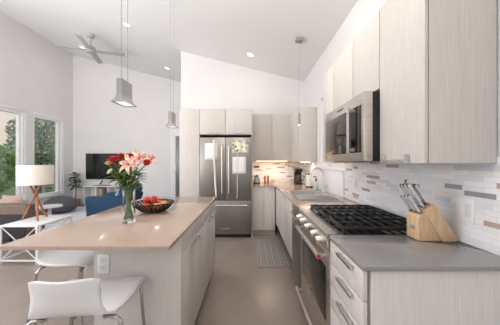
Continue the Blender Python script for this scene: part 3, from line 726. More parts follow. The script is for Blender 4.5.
def lily(top, d, size, k, label):
    t = thing('lily', label, 'flower', (VX, VY, ZC+0.02), 0, 'pink lilies in the glass vase')
    MB().tube(stem_pts(top, k), 0.003, 6).build('stem', M['stem'], t)
    d = Vector(d).normalized(); u_ = d.orthogonal().normalized(); v_ = d.cross(u_)
    b = MB()
    for i in range(6):
        a = 2*PI*i/6; rad = u_*math.cos(a)+v_*math.sin(a); sd = d.cross(rad)
        def f(u, v, rad=rad, sd=sd):
            w_ = size*0.46*math.sin(PI*min(0.98, 0.12+0.86*v))**0.9
            return top + d*size*(0.75*v-0.55*v**3) + rad*size*(0.12*v+0.95*v**1.7) + sd*((u-0.5)*w_) + d*abs(u-0.5)*w_*0.5
        b.grid(f, 4, 8)
    b.build('petals', M['pink'], t)
    b = MB()
    for i in range(5):
        a = 2*PI*i/5+0.3; rad = u_*math.cos(a)+v_*math.sin(a)
        e_ = top + d*size*0.75 + rad*size*0.2; b.tube([top, top+d*size*0.4+rad*size*0.06, e_], 0.0012, 5); b.ball(e_, 0.004, (1, 1, 1), u=6, v=4)
    b.build('stamens', M['copper'], t)
lily(P(130, 165.5, -0.075), (-0.15, -1, 0.45), 0.074, 4, 'open pink lily at the front of the bouquet')
lily(P(139, 160.5, 0.0), (0.45, -0.5, 0.75), 0.075, 5, 'pink lily at the upper right of the bouquet')
lily(P(150, 160, 0.03), (0.75, -0.3, 0.6), 0.055, 6, 'small half-hidden pink lily behind the right rose')
def bud(top, d, k, label, m, ln=0.06):
    t = thing('flower_bud', label, 'flower', (VX, VY, ZC+0.02), 0, 'closed buds in the glass vase')
    MB().tube(stem_pts(top, k), 0.0025, 6).build('stem', M['stem'], t)
    d = Vector(d).normalized(); b = MB()
    b.tube([top + d*ln*q for q in (-0.05, 0.1, 0.3, 0.55, 0.8, 1.0)], [0.003, 0.008, 0.012, 0.012, 0.008, 0.002], 8); b.build('bud', m, t)
bud(P(135, 157, 0.02), (0.1, 0, 1), 7, 'closed yellow-green lily bud at the very top of the bouquet', M['yellow'])
bud(P(126.5, 160, -0.02), (-0.1, 0, 1), 8, 'yellow lily bud between the two top roses', M['yellow'], 0.05)
bud(P(112, 169, -0.04), (-0.5, -0.2, -0.6), 10, 'cream bud drooping at the lower left of the bouquet', M['palepetal'], 0.045)
bud(P(143, 158, 0.01), (0.3, 0, 1), 11, 'cream lily bud above the right rose', M['palepetal'], 0.05)
rng = random.Random(3)
spr = [(112, 176, -0.04, 'leafy sprig at the left of the bouquet'), (121, 172, -0.07, 'leafy sprig at the front of the bouquet'), (130, 176, -0.06, 'leafy sprig below the open lily'), (140, 173, -0.03, 'leafy sprig leaning out under the right rose'), (126, 168, 0.05, 'leafy sprig in the middle of the bouquet'), (118, 166, 0.0, 'leafy sprig under the left roses'), (137, 169, 0.04, 'leafy sprig behind the open lily')]
for k, (x, y, dy, lab) in enumerate(spr):
    top = P(x, y, dy); t = thing('foliage_sprig', lab, 'greenery', (VX, VY, ZC+0.02), 0, 'green sprigs in the glass vase')
    sp_ = stem_pts(top, 12+k); MB().tube(sp_, 0.0024, 6).build('stem', M['stem'], t)
    b = MB(); nk = Vector(sp_[2])
    for i in range(20):
        q = nk.lerp(top, 0.15+0.85*i/19); a = rng.uniform(0, 2*PI); out = (q - Vector((VX, VY, q.z)))
        leaf_blade(b, q, Vector((math.cos(a), math.sin(a), rng.uniform(-0.1, 0.8)))+out*6, rng.uniform(0.05, 0.085), rng.uniform(0.02, 0.036), droop=rng.uniform(0.1, 0.6))
    b.build('leaves', M['leaf'], t)

# ------------------------------------------------------------------ bowl of fruit
BX, BY = -0.835, 2.0
t = thing('fruit_bowl', 'black openwork metal bowl of fruit on the island', 'bowl', (BX, BY, ZC))
def bp(a, v):
    r = 0.055+0.11*v**0.75; return Vector((BX+r*math.cos(a), BY+r*math.sin(a), ZC+0.006+0.075*v**1.6))
MB().lathe([(0, 0.001), (0.058, 0.001), (0.06, 0.004), (0.056, 0.009), (0, 0.007)], (BX, BY, ZC), 28).build('base', M['black'], t)
MB().tube([bp(2*PI*k/48, 1.0) for k in range(48)], 0.0055, 8, closed=True).build('rim', M['black'], t)
b = MB(); n = 26
for k in range(n):
    for s in (-1, 1):
        b.tube([bp(2*PI*k/n + s*0.17*math.sin(PI*v), v) for v in (0.0, 0.15, 0.3, 0.5, 0.7, 0.85, 1.0)], [0.005, 0.006, 0.0068, 0.0072, 0.0066, 0.0055, 0.005], 6)
b.build('lattice', M['black'], t)
def apple(label, m, r, name='apple', cat='apple'):
    t = thing(name, label, cat, (0, 0, 0), 0, 'fruit in the black bowl')
    b = MB(); b.lathe([(0, -0.80*r), (0.3*r, -0.90*r), (0.62*r, -0.78*r), (0.92*r, -0.35*r), (1.0*r, 0.1*r), (0.88*r, 0.55*r), (0.55*r, 0.82*r), (0.22*r, 0.80*r), (0, 0.62*r)], (0, 0, 0), 20); b.build('fruit', m, t)
    MB().tube([(0, 0, 0.62*r), (0.05*r, 0, 1.15*r)], 0.0016, 5).build('stem', M['bark'], t); return t
a1 = apple('red apple lowest at the front left in the black bowl', M['apple'], 0.036)
zb = ZC+0.012+0.036
a1.location = (BX-0.045, BY-0.045, zb)
dup(a1, (BX-0.06, BY+0.035, zb+0.004), 'red apple at the left rear in the black bowl', 1)
dup(a1, (BX+0.002, BY-0.008, zb+0.058), 'red apple on top of the pile in the black bowl', 2)
dup(a1, (BX+0.02, BY+0.068, zb+0.01), 'red apple at the rear of the black bowl', 3)
dup(a1, (BX-0.055, BY-0.002, zb+0.052), 'red apple leaning on the top apple in the black bowl', 4)
c1 = apple('yellow orange fruit at the front right in the black bowl', M['peach'], 0.035, 'peach', 'fruit'); c1.location = (BX+0.05, BY-0.045, zb)
dup(c1, (BX+0.075, BY+0.025, zb+0.008), 'yellow orange fruit at the right rear in the black bowl', 2)

# ------------------------------------------------------------------ knife block
KY0, KY1 = 1.245, 1.345
t = thing('knife_block', 'slanted beech knife block on the foreground worktop', 'knife block', (1.0, 1.295, ZC))
k0 = ZC+0.001
MB().prism([(0.915, k0), (1.035, k0), (0.955, k0+0.155), (0.915, k0+0.130)], 'y', KY0, KY1, 0.003).build('front_wedge', M['blockwood'], t)
MB().prism([(1.038, k0), (1.112, k0), (1.128, k0+0.018), (0.998, k0+0.208), (0.930, k0+0.190)] if False else [(1.038, k0), (1.110, k0), (1.118, k0+0.012), (0.995, k0+0.200), (0.938, k0+0.168)], 'y', KY0-0.012, KY1, 0.003).build('slanted_body', M['blockwood'], t)
lp = MB().box(0.9122, 0.9148, 1.275, 1.315, k0+0.055, k0+0.075, 0.0005).build('label_plate', M['greymetal'], t)
def knife(base, d, ln, wd, label):
    base = Vector(base); d = Vector(d).normalized()
    t = thing('knife', label, 'knife', base, 0, 'steel knives in the block')
    Mr = Matrix.Translation(base) @ d.to_track_quat('Z', 'Y').to_matrix().to_4x4()
    b = MB()
    b.box(-wd/2, wd/2, -0.006, 0.006, 0.014, ln*0.55, 0.004, M=Mr); b.box(-wd*0.6, wd*0.6, -0.0065, 0.0065, ln*0.55-0.001, ln, 0.005, M=Mr)
    b.build('handle', M['whiteplastic'] if False else M['nickelpale'], t)
    MB().box(-wd*0.62, wd*0.62, -0.007, 0.007, 0.001, 0.014, 0.002, M=Mr).build('bolster', M['chrome'], t)
    MB().box(-wd*0.2, wd*0.2, -0.0072, 0.0072, ln*0.9, ln*1.02, 0.002, M=Mr).build('end_cap', M['black'], t)
M['nickelpale'] = mat('pale_steel_handle', (214, 214, 216), 0.4, 0.25)
dk = (-0.56, 0, 0.83)
top0, top1 = Vector((0.938, 0, k0+0.168)), Vector((0.995, 0, k0+0.200))
labs = ['long knife handle at the front upper row of the block', 'knife handle in the middle of the upper row of the block', 'knife handle at the rear of the upper row of the block', 'second-row knife handle nearest the camera', 'second-row knife handle at the rear']
for i, (q, y, ln) in enumerate(((0.22, 1.262, 0.155), (0.22, 1.295, 0.15), (0.22, 1.325, 0.145), (0.74, 1.27, 0.13), (0.74, 1.317, 0.155))):
    p = top0.lerp(top1, q); knife((p.x-0.0008, y, p.z+0.0012), dk, ln, 0.026, labs[i])
labs = ['steak knife handle nearest the camera in the front wedge', 'middle steak knife handle in the front wedge', 'steak knife handle farthest back in the front wedge']
for i, y in enumerate((1.262, 1.295, 1.328)):
    knife((0.935, y, k0+0.144), dk, 0.12-0.006*i, 0.018, labs[i])

# ------------------------------------------------------------------ lights
def strip(label, x0, x1, y0, y1, z):
    t = thing('light_strip', label, 'light', ((x0+x1)/2, (y0+y1)/2, z))
    MB().box(x0, x1, y0, y1, z-0.008, z-0.001, 0.001).build('channel', M['white'], t)
    MB().box(x0+0.01, x1-0.01, y0+0.005, y1-0.005, z-0.012, z-0.0082, 0.001).build('diffuser', M['ucl'], t)
    l = bpy.data.lights.new('strip_glow', 'AREA'); l.shape = 'RECTANGLE'; l.size = x1-x0-0.02; l.size_y = 0.03; l.energy = 3.4*(x1-x0)/0.64; l.color = (1.0, 0.78, 0.56)
    q = bpy.data.objects.new('strip_glow', l); C.objects.link(q); q.parent = t; q.location = (0, 0, -0.014)
strip('glowing under-cabinet light strip over the rear worktop', 0.12, 0.76, 4.62, 4.66, ZU+0.04)
strip('short glowing light strip under the far right corner cabinet', 0.90, 1.10, 4.15, 4.19, ZU+0.02)

def pendant(label, c):
    x, y, z = c   # z: bottom
    t = thing('pendant_light', label, 'light', c, 0, 'pendant lights over the island')
    b = MB()
    # open folded steel shade: four walls, upright above, flaring outward below
    lv = [(0.016, 0.066, 0.155), (0.016, 0.066, 0.05), (0.024, 0.070, 0.025), (0.046, 0.078, 0.0)]
    V = [[b.bm.verts.new((x+sx*w_, y+sy*d_, z+h_)) for sx, sy in ((-1, -1), (1, -1), (1, 1), (-1, 1))] for w_, d_, h_ in lv]
    for A, B in zip(V, V[1:]):
        for k in range(4): b.bm.faces.new((A[k], A[(k+1) % 4], B[(k+1) % 4], B[k]))
    b.bm.faces.new(V[0][::-1])
    b.build('shade', M['greymetal'], t, thick=0.004, smooth=False)
    b = MB(); b.box(x-0.037, x+0.037, y-0.069, y+0.069, z+0.004, z+0.010); b.build('diffuser', M['pglow'], t)
    for s in (-1, 1):
        MB().tube([(x, y+s*0.04, z+0.158), (x, y+s*0.04, cz(x)-0.03)], 0.0019, 6).build('cable', M['cable'], t)
    MB().box(x-0.03, x+0.03, y-0.07, y+0.07, cz(x)-0.04, cz(x)-0.012, 0.002).build('canopy', M['greymetal'], t)
pendant('flared grey pendant lamp over the near half of the island', (-0.857, 1.572, 1.738))
pendant('flared grey pendant lamp over the fridge end of the island', (-0.855, 2.52, 1.73))
t = thing('pendant_light', 'slim white mini pendant hanging over the sink', 'light', (0.72, 3.37, 1.88))
MB().lathe([(0.012, 0.17), (0.018, 0.165), (0.02, 0.05), (0.027, 0.0), (0.024, 0.0), (0.017, 0.05), (0.015, 0.15), (0.012, 0.17)], (0.72, 3.37, 1.89), 18).build('shade', M['greymetal'], t)
MB().ball((0.72, 3.37, 1.9), 0.02, u=12, v=8).build('bulb', M['bulb'], t)
MB().tube([(0.72, 3.37, 2.06), (0.72, 3.37, cz(0.72)-0.03)], 0.002, 6).build('cable', M['greymetal'], t)
MB().box(0.67, 0.77, 3.32, 3.42, cz(0.72)-0.055, cz(0.72)-0.016, 0.003).build('canopy', M['greymetal'], t)

sl = math.atan(0.25)
def can(x, y, label, first=[None]):
    c = (x, y, cz(x)-0.001)
    if first[0] is None:
        t = thing('recessed_light', label, 'light', c, 0, 'recessed ceiling lights')
        Mr = Matrix.Rotation(sl, 3, 'Y')
        MB().lathe([(0.055, -0.003), (0.06, -0.008), (0.078, -0.006), (0.08, -0.001)], c, 28, Mr).build('trim_ring', M['white'], t)
        MB().lathe([(0, -0.004), (0.057, -0.004)], c, 28, Mr).build('lens', M['bulb'], t)
        l = bpy.data.lights.new('downlight', 'AREA'); l.shape = 'DISK'; l.size = 0.1; l.energy = 3; l.color = (1.0, 0.93, 0.85)
        q = bpy.data.objects.new('downlight', l); C.objects.link(q); q.parent = t; q.location = (0, 0, -0.012)
        first[0] = t
    else: dup(first[0], c, label)
def on_ceiling(px, py):
    a = (px-250)/F; k = (162.5-py)/F
    Y = (3.345-H)/(k+0.25*a); return a*Y, Y
for (px, py, lab) in ((126.5, 24.5, 'recessed ceiling light between the island pendant cables and the fan'), (167, 68, 'recessed ceiling light left of the far pendant cables'), (250.5, 54.5, 'recessed ceiling light above the fridge area'), (82, 47, 'recessed ceiling light seen beside the fan hub')):
    x, y = on_ceiling(px, py); can(x, y, lab)
for o in bpy.data.objects:
    if o.name.startswith('downlight') and o.parent and o.parent.location.x > -0.5: o.data = o.data.copy(); o.data.energy = 2

# ceiling fan
fx, fy = -3.60, 5.2; fz = 3.88
t = thing('ceiling_fan', 'pale grey four-blade ceiling fan in the living area', 'fan', (fx, fy, fz))
MB().lathe([(0, 0.02), (0.075, 0.02), (0.07, -0.03), (0.04, -0.05), (0, -0.05)], (fx, fy, cz(fx)-0.045), 24).build('canopy', M['fanmetal'], t)
MB().cyl((fx, fy, fz+0.09), (fx, fy, cz(fx)-0.09), 0.016).build('downrod', M['fanmetal'], t)
MB().lathe([(0, 0.09), (0.05, 0.09), (0.10, 0.05), (0.105, -0.03), (0.07, -0.06), (0, -0.065)], (fx, fy, fz), 28).build('motor_housing', M['fanmetal'], t)
for k in range(4):
    Mr = Matrix.Translation((fx, fy, fz-0.01)) @ Matrix.Rotation(R(17+90*k), 4, 'Z') @ Matrix.Rotation(R(-14), 4, 'X')
    MB().box(0.10, 0.70, -0.058, 0.058, -0.004, 0.004, 0.003, M=Mr).build('blade', M['fanmetal'], t)

# ------------------------------------------------------------------ rear worktop items
def kettle():
    x, y, z = 0.135, 4.62, ZC+0.001
    t = thing('electric_kettle', 'black and silver kettle at the left end of the rear worktop', 'kettle', (x, y, ZC))
    MB().lathe([(0, 0), (0.07, 0), (0.07, 0.02), (0, 0.02)], (x, y, z)).build('base', M['black'], t)
    MB().lathe([(0, 0.021), (0.066, 0.021), (0.062, 0.08), (0.048, 0.145), (0, 0.145)], (x, y, z)).build('body', M['chrome'], t)
    MB().lathe([(0.048, 0.1455), (0.045, 0.16), (0.012, 0.168), (0.01, 0.18), (0, 0.18)], (x, y, z)).build('lid', M['black'], t)
    MB().tube([(x-0.045, y, z+0.15), (x-0.083, y, z+0.155), (x-0.09, y, z+0.09), (x-0.078, y, z+0.03), (x-0.068, y, z+0.025)], 0.009, 8).build('handle', M['black'], t)
kettle()
def mill(x, label):
    t = thing('pepper_mill', label, 'mill', (x, 4.66, ZC), 0, 'copper-coloured mills on the rear worktop')
    MB().lathe([(0, 0), (0.024, 0), (0.024, 0.02), (0.017, 0.06), (0.021, 0.115), (0, 0.115)], (x, 4.66, ZC+0.001), 18).build('body', M['copper'], t)
    MB().lathe([(0, 0.116), (0.02, 0.116), (0.022, 0.14), (0.012, 0.16), (0, 0.165)], (x, 4.66, ZC+0.001), 18).build('cap', M['copper'], t)
mill(0.30, 'copper-brown mill beside the kettle, left of the pair'); mill(0.365, 'copper-brown mill right of the pair near the white cup')
t = thing('cup', 'small white cup on the rear worktop beside the mills', 'cup', (0.44, 4.62, ZC))
MB().lathe([(0, 0), (0.026, 0), (0.038, 0.03), (0.04, 0.08), (0.036, 0.08), (0.034, 0.03), (0, 0.008)], (0.44, 4.62, ZC+0.001), 20).build('body', M['white'], t)
MB().tube([(0.476, 4.62, ZC+0.07), (0.5, 4.62, ZC+0.062), (0.5, 4.62, ZC+0.035), (0.473, 4.62, ZC+0.028)], 0.004, 6).build('handle', M['white'], t)
x, y = 0.945, 4.52; z = ZC+0.001
t = thing('coffee_maker', 'black drip coffee maker in the rear worktop corner', 'coffee maker', (x, y, ZC))
MB().box(x-0.068, x+0.068, y-0.11, y+0.09, z, z+0.03, 0.006).build('base', M['black'], t)
MB().box(x-0.068, x+0.068, y+0.02, y+0.09, z+0.031, z+0.24, 0.004).build('tower', M['black'], t)
MB().box(x-0.068, x+0.068, y-0.10, y+0.09, z+0.241, z+0.31, 0.008).build('brew_head', M['black'], t)
c_ = MB().lathe([(0, 0.0), (0.055, 0.0), (0.066, 0.05), (0.06, 0.10), (0.042, 0.14), (0.046, 0.15), (0, 0.15)], (x, y-0.045, z+0.032), 22).build('carafe', M['carafe'], t)
MB().tube([(x+0.045, y-0.06, z+0.17), (x+0.095, y-0.08, z+0.165), (x+0.095, y-0.08, z+0.09), (x+0.062, y-0.06, z+0.07)], 0.008, 8).build('carafe_handle', M['black'], t)
# dark hook with dangling bits on the tiles beside the fridge
t = thing('wall_hook', 'small dark hook rack on the tiles above the kettle', 'hook', (0.13, YK-0.008, 1.24))
MB().box(0.08, 0.20, YK-0.02, YK-0.0085, 1.228, 1.262, 0.003).build('bar', M['black'], t)
for x in (0.095, 0.14, 0.185): MB().tube([(x, YK-0.02, 1.24), (x, YK-0.045, 1.235), (x, YK-0.05, 1.27)], 0.009, 6).build('hook', M['black'], t)
# kitchen mat
o = MB().box(0.095, 0.545, 2.93, 3.98, 0.001, 0.008, 0.002).build('floor_mat', M['mat'], loc=(0.32, 3.45, 0))
tag(o, 'grey patterned mat on the floor in front of the sink', 'mat')

# ------------------------------------------------------------------ living area
o = MB().box(-5.45, -2.35, 4.15, 6.95, 0.001, 0.012, 0.004).build('area_rug', M['rugpale'], loc=(-3.9, 5.5, 0))
tag(o, 'large pale rug on the living area floor', 'rug')
# end table
TX0, TX1, TY0, TY1, TZ = -3.30, -2.795, 3.02, 3.62, 0.51
t = thing('side_table', 'white metal-framed side table under the lamp', 'table', ((TX0+TX1)/2, (TY0+TY1)/2, 0))
MB().box(TX0, TX1, TY0, TY1, TZ-0.02, TZ, 0.002).build('table_top', M['white'], t)
for x in (TX0+0.012, TX1-0.012):
    for y in (TY0+0.012, TY1-0.012): MB().box(x-0.011, x+0.011, y-0.011, y+0.011, 0.001, TZ-0.0205, 0.001).build('leg', M['white'], t)
b = MB(); zl_ = 0.045
for y in (TY0+0.012, TY1-0.012): b.box(TX0+0.0235, TX1-0.0235, y-0.009, y+0.009, zl_-0.009, zl_+0.009)
for x in (TX0+0.012, TX1-0.012): b.box(x-0.009, x+0.009, TY0+0.0235, TY1-0.0235, zl_-0.009, zl_+0.009)
b.build('bottom_rail', M['white'], t)
b = MB()
for y in (TY0+0.012, TY1-0.012):
    b.tube([(TX0+0.02, y-0.004, zl_+0.01), (TX1-0.02, y-0.004, TZ-0.025)], 0.006, 6); b.tube([(TX1-0.02, y+0.004, zl_+0.01), (TX0+0.02, y+0.004, TZ-0.025)], 0.006, 6)
b.build('cross_brace', M['white'], t)
# tripod lamp
lx, ly = -3.13, 3.36
t = thing('table_lamp', 'tripod table lamp with white drum shade by the windows', 'lamp', (lx, ly, TZ))
lx2 = -3.19
MB().lathe([(0.195, 1.02), (0.203, 1.02), (0.203, 1.30), (0.195, 1.30), (0.195, 1.02)], (lx, ly, 0), 40).build('lamp_shade', M['shade'], t)
hub = Vector((lx, ly, 0.80))
for a, tw in ((195, 0), (75, 0), (-45, 0)):
    f_ = Vector((lx+0.155*math.cos(R(a)), ly+0.155*math.sin(R(a)), TZ+0.003)); q = Vector((lx-0.07*math.cos(R(a)), ly-0.07*math.sin(R(a)), 1.03))
    off = Vector((-math.sin(R(a)), math.cos(R(a)), 0))*0.014
    MB().tube([f_+off, q+off], [0.013, 0.013], 8).build('leg', M['lwood'], t)
MB().tube([(lx, ly, 0.98), (lx, ly, 1.14)], 0.012, 8).build('socket', M['black'], t)
MB().ball((lx, ly, 1.175), 0.035, u=12, v=8).build('bulb', M['opal'], t)
MB().box(lx-0.196, lx+0.196, ly-0.003, ly+0.003, 1.28, 1.286).box(lx-0.003, lx+0.003, ly-0.196, ly+0.196, 1.287, 1.293).build('spider', M['nickel'], t)
# sofa, seen from behind
t = thing('sofa', 'low taupe sofa with its back to the kitchen behind the side table', 'sofa', (-4.6, 4.0, 0))
MB().box(-5.5, -3.62, 3.72, 3.90, 0.10, 0.655, 0.04, 3).build('backrest', M['brown'], t)
MB().box(-5.5, -3.85, 3.905, 4.34, 0.10, 0.30, 0.03).build('base', M['brown'], t)
for x0, x1 in ((-5.5, -4.69), (-4.68, -3.86)): MB().box(x0, x1, 3.91, 4.36, 0.305, 0.43, 0.04, 3).build('seat_cushion', M['brown'], t)
for x in (-5.42, -3.95):
    for y in (3.79, 4.27): MB().cyl((x, y, 0.014), (x, y, 0.099), 0.02).build('leg', M['black'], t)
MB().box(-5.49, -3.63, 3.714, 3.7195, 0.11, 0.50, 0.001).build('back_cover', M['darkfab'], t)
def cushion(x, y, z, s, label, m, rot):
    Mr = Matrix.Translation((x, y, z)) @ Matrix.Rotation(R(rot), 4, 'Z') @ Matrix.Rotation(R(-20), 4, 'X')
    b = MB(); b.grid(lambda u, v: Mr @ Vector((s*(u-0.5)*(1-0.12*math.sin(PI*v)), 0.07*math.sin(PI*u)**0.6*math.sin(PI*v)**0.6, s*(v-0.5)*(1-0.12*math.sin(PI*u)))), 10, 10)
    b.grid(lambda u, v: Mr @ Vector((s*(u-0.5)*(1-0.12*math.sin(PI*v)), -0.07*math.sin(PI*u)**0.6*math.sin(PI*v)**0.6, s*(v-0.5)*(1-0.12*math.sin(PI*u)))), 10, 10)
    bmesh.ops.remove_doubles(b.bm, verts=b.bm.verts, dist=1e-5)
    tag(b.build('throw_cushion', m, loc=(x, y, z-s/2)), label, 'cushion', 'throw cushions')
cushion(-4.22, 4.05, 0.60, 0.36, 'pinkish throw cushion showing over the sofa back left of the lamp', M['cushion'], 8)
# coffee table and pouf
t = thing('coffee_table', 'small low round white table beyond the sofa', 'table', (-4.40, 5.05, 0.012))
MB().lathe([(0, 0.36), (0.22, 0.36), (0.23, 0.37), (0.23, 0.385), (0.22, 0.395), (0, 0.395)], (-4.40, 5.05, 0), 36).build('table_top', M['white'], t)
MB().lathe([(0, 0.013), (0.15, 0.013), (0.15, 0.03), (0.04, 0.06), (0.03, 0.359), (0, 0.359)], (-4.40, 5.05, 0), 28).build('pedestal', M['white'], t)
o = MB().lathe([(0, 0.0), (0.2, 0.005), (0.32, 0.07), (0.37, 0.18), (0.34, 0.30), (0.23, 0.39), (0.07, 0.42), (0, 0.415)], (-5.05, 6.15, 0.013), 32).build('pouf', M['pouf'], loc=(-5.05, 6.15, 0.012))
tag(o, 'dark grey knitted pouf on the rug below the windows', 'pouf')
# fig plant
px_, py_ = -5.35, 7.06
t = thing('potted_plant', 'broad-leaved potted plant in the far corner beside the windows', 'plant', (px_, py_, 0))
MB().lathe([(0, 0), (0.09, 0), (0.11, 0.03), (0.12, 0.22), (0.11, 0.22), (0.10, 0.19), (0, 0.19)], (px_, py_, 0.001), 24).build('pot', M['terra'], t)
MB().lathe([(0, 0.192), (0.099, 0.192)], (px_, py_, 0.001), 20).build('soil', M['soil'], t)
MB().tube([(px_, py_, 0.19), (px_+0.01, py_, 0.45), (px_-0.01, py_-0.01, 0.85)], [0.014, 0.012, 0.008], 8).build('trunk', M['bark'], t)
rng = random.Random(11); b = MB()
for i in range(46):
    a = i*2.4; z = 0.56+0.44*(i/46); rr = 0.06+0.05*rng.random()
    d = Vector((math.cos(a), math.sin(a)*0.8-0.15, rng.uniform(-0.1, 0.7)))
    leaf_blade(b, (px_+0.03*math.cos(a), py_+0.02*math.sin(a)-0.02, z), d, rng.uniform(0.17, 0.27) if math.sin(a) < 0.1 and math.cos(a) > -0.6 else 0.13, rng.uniform(0.11, 0.16), droop=rng.uniform(0.1, 0.5))
b.build('leaves', M['figleaf'], t)
# television and console
tvx0, tvx1, tz0, tz1 = -5.17, -3.76, 0.815, 1.625
t = thing('television', 'black flat television mounted on the far wall', 'television', ((tvx0+tvx1)/2, YF-0.03, tz0))
MB().box(tvx0, tvx1, YF-0.065, YF-0.02, tz0, tz1, 0.004).build('casing', M['black'], t)
MB().box(tvx0+0.012, tvx1-0.012, YF-0.068, YF-0.0655, tz0+0.02, tz1-0.012).build('screen', M['screen'], t)
MB().box(tvx0+0.4, tvx1-0.4, YF-0.0195, YF-0.001, tz0+0.2, tz1-0.2).build('wall_mount', M['black'], t)
cx0, cx1, cy0, cy1 = -5.05, -3.55, 6.95, 7.27
t = thing('media_console', 'low white open console below the television', 'console', ((cx0+cx1)/2, (cy0+cy1)/2, 0))
MB().box(cx0, cx1, cy0, cy1, 0.60, 0.63, 0.002).build('top', M['white'], t)
MB().box(cx0+0.02, cx1-0.02, cy1-0.02, cy1-0.002, 0.08, 0.599).build('back', M['white'], t)
MB().box(cx0+0.02, cx1-0.02, cy0+0.01, cy1-0.021, 0.08, 0.10).build('shelf', M['white'], t)
for k in range(5):
    x = cx0+0.02+(cx1-cx0-0.04)*k/4; MB().box(x-0.01, x+0.01, cy0+0.01, cy1-0.021, 0.101, 0.599).build('divider', M['white'], t)
for x in (cx0+0.05, cx1-0.05):
    for y in (cy0+0.04, cy1-0.04): MB().box(x-0.015, x+0.015, y-0.015, y+0.015, 0.001, 0.0795).build('leg', M['white'], t)
o = MB().box(-4.63, -4.50, 7.0, 7.2, 0.1015, 0.56, 0.004).build('storage_box', mat('taupe_box', (150, 138, 124), 0.7), loc=(-4.56, 7.1, 0.101))
tag(o, 'taupe upright box inside the white console', 'box')
t = thing('tablet_stand', 'small dark tablet propped on the white console', 'tablet', (-4.55, 7.08, 0.631))
MB().box(-4.75, -4.32, 7.03, 7.17, 0.631, 0.645, 0.003).build('base', M['black'], t)
Mr = Matrix.Translation((-4.62, 7.12, 0.70)) @ Matrix.Rotation(R(-18), 4, 'X') @ Matrix.Rotation(R(25), 4, 'Y')
MB().box(-0.02, 0.02, -0.006, 0.006, -0.045, 0.10, 0.003, M=Mr).build('panel', M['black'], t)
# armchair, side on, facing the windows
t = thing('armchair', 'teal blue armchair seen from the side beyond the island', 'armchair', (-2.7, 4.7, 0.012))
AX0, AX1, AY0, AY1 = -3.10, -2.33, 4.32, 5.10
MB().box(AX0+0.02, AX1-0.15, AY0+0.13, AY1-0.13, 0.16, 0.32, 0.03).build('base', M['blue'], t)
MB().box(AX0, AX1-0.27, AY0+0.135, AY1-0.135, 0.325, 0.47, 0.05, 3).build('seat_cushion', M['blue'], t)
for a, c in ((AY0, AY0+0.12), (AY1-0.12, AY1)):
    MB().prism([(AX0+0.03, 0.16), (AX1-0.16, 0.16), (AX1-0.02, 0.70), (AX0, 0.695), (AX0-0.01, 0.66)], 'y', a, c, 0.025).build('armrest', M['blue'], t)
MB().prism([(AX1-0.29, 0.33), (AX1-0.145, 0.33), (AX1+0.03, 0.80), (AX1-0.05, 0.90), (AX1-0.15, 0.84)], 'y', AY0+0.125, AY1-0.125, 0.03).build('backrest', M['blue'], t)
for x in (AX0+0.1, AX1-0.25):
    for y in (AY0+0.2, AY1-0.2): MB().cyl((x, y, 0.013), (x, y, 0.159), 0.014, 0.02, 10).build('leg', M['lwood'], t)
cushion(AX1-0.36, 4.74, 0.68, 0.36, 'pale blue throw cushion in the teal armchair', M['paleblue'], -75)

# ------------------------------------------------------------------ outdoors
struct(MB().box(-60, XL-0.25, -40, 60, -0.6, -0.5).build('ground', M['lawn']))
struct(MB().box(-900, -60.5, -300, 900, -3.2, -3.0).build('lake', M['lake']))
b = MB(); b.grid(lambda u, v: (-900-160*v, -300+1200*u, -4+(26+14*math.sin(u*17)+8*math.sin(u*41))*math.sin(PI*v)), 60, 6)
struct(b.build('hills', M['hill']))
def leaf_cloud(b, blobs, n, size, rng):
    for _ in range(n):
        c, r = rng.choice(blobs)
        d = Vector((rng.gauss(0, 1), rng.gauss(0, 1), rng.gauss(0, 1))).normalized()*(rng.random()**0.4)
        p = Vector(c)+Vector((d.x*r[0], d.y*r[1], d.z*r[2])); s = size*rng.uniform(0.6, 1.3)
        u = Vector((rng.gauss(0, 1), rng.gauss(0, 1), rng.gauss(0, 1))).normalized(); v = u.orthogonal().normalized()
        w_ = u.cross(v)
        b.bm.faces.new([b.bm.verts.new(p+q) for q in (u*s, v*s*0.45, -u*s, -v*s*0.45)])
def shift(bl, k, dx=0): return [((c[0]*k+dx, c[1]*k, H+(c[2]-H)*k), tuple(q*k for q in r)) for c, r in bl]
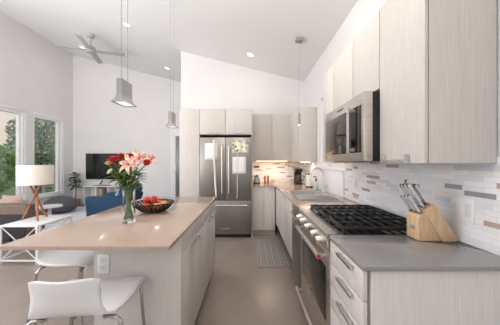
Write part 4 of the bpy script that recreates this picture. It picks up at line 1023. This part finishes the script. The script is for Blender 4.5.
def tree(label, c, h, blobs, n, m, size, seed, name='tree'):
    t = thing(name, label, 'tree' if name == 'tree' else 'shrub', c); rng = random.Random(seed)
    x, y, z = c; tr = MB()
    tr.tube([(x, y, z), (x+0.05, y, z+h*0.4), (x, y+0.1, z+h*0.75)], [0.13*h/4, 0.10*h/4, 0.05*h/4], 8)
    for k, (bc, br) in enumerate(blobs): tr.tube([(x+0.03, y, z+h*0.35), tuple(Vector((x, y, z+h*0.4)).lerp(Vector(bc), 0.6)), bc], [0.05*h/4, 0.035*h/4, 0.015], 6)
    tr.build('trunk', M['bark'], t)
    b = MB(); leaf_cloud(b, blobs, n, size, rng); b.build('foliage', m, t, smooth=False, recalc=False)
gz = -0.5
tree('leafy green tree outside filling the window nearer the corner', (-13.2, 14.4, gz), 5.5,
     shift([((-11, 11.9, 2.4), (1.0, 1.0, 1.1)), ((-11.3, 12.9, 3.2), (1, 0.9, 1.2)), ((-10.8, 12.4, 1.4), (0.9, 1.0, 0.8)), ((-11.2, 11.4, 2.9), (0.7, 0.6, 0.7)), ((-11, 12.6, 4.3), (1, 1.1, 0.9)), ((-10.9, 11.0, 2.0), (0.7, 0.55, 0.8)), ((-11, 13.2, 2.1), (0.9, 0.9, 1.2)), ((-11, 12.6, 0.5), (0.9, 0.9, 0.7))], 1.2), 6500, M['treeleaf'], 0.10, 5)
tree('bright green shrub outside below the window at the left edge', (-9.5, 8.4, gz), 1.7, shift([((-11.2, 9.6, 0.7), (0.9, 1.0, 0.9)), ((-11.4, 10.5, 0.9), (0.8, 0.8, 0.9)), ((-11.4, 8.8, 0.6), (0.8, 0.8, 0.8)), ((-11.2, 10.2, 1.5), (0.7, 0.7, 0.6))], 0.85), 4500, M['shrubleaf'], 0.08, 6, 'shrub')
tree('low green shrub outside below the window nearer the corner', (-9.2, 10.9, gz), 1.3, shift([((-10.2, 11.4, 0.2), (0.6, 0.8, 0.6)), ((-10.3, 12.3, 0.1), (0.6, 0.8, 0.6))], 0.9), 1600, M['shrubleaf'], 0.10, 8, 'shrub')

# deck railing beyond the corner window
t = thing('deck_railing', 'pale outdoor deck railing seen low through the window nearer the corner', 'railing', (-7.2, 8.45, -0.5))
for y in (8.02, 8.46, 8.9): MB().box(-7.23, -7.17, y-0.03, y+0.03, -0.499, 1.139).build('post', M['outgrey'], t)
MB().box(-7.25, -7.15, 7.98, 8.94, 1.14, 1.18).build('top_rail', M['outgrey'], t)
for k in range(7): MB().box(-7.165, -7.15, 7.99, 8.93, 0.36+k*0.105, 0.385+k*0.105).build('rail', M['outgrey'], t)
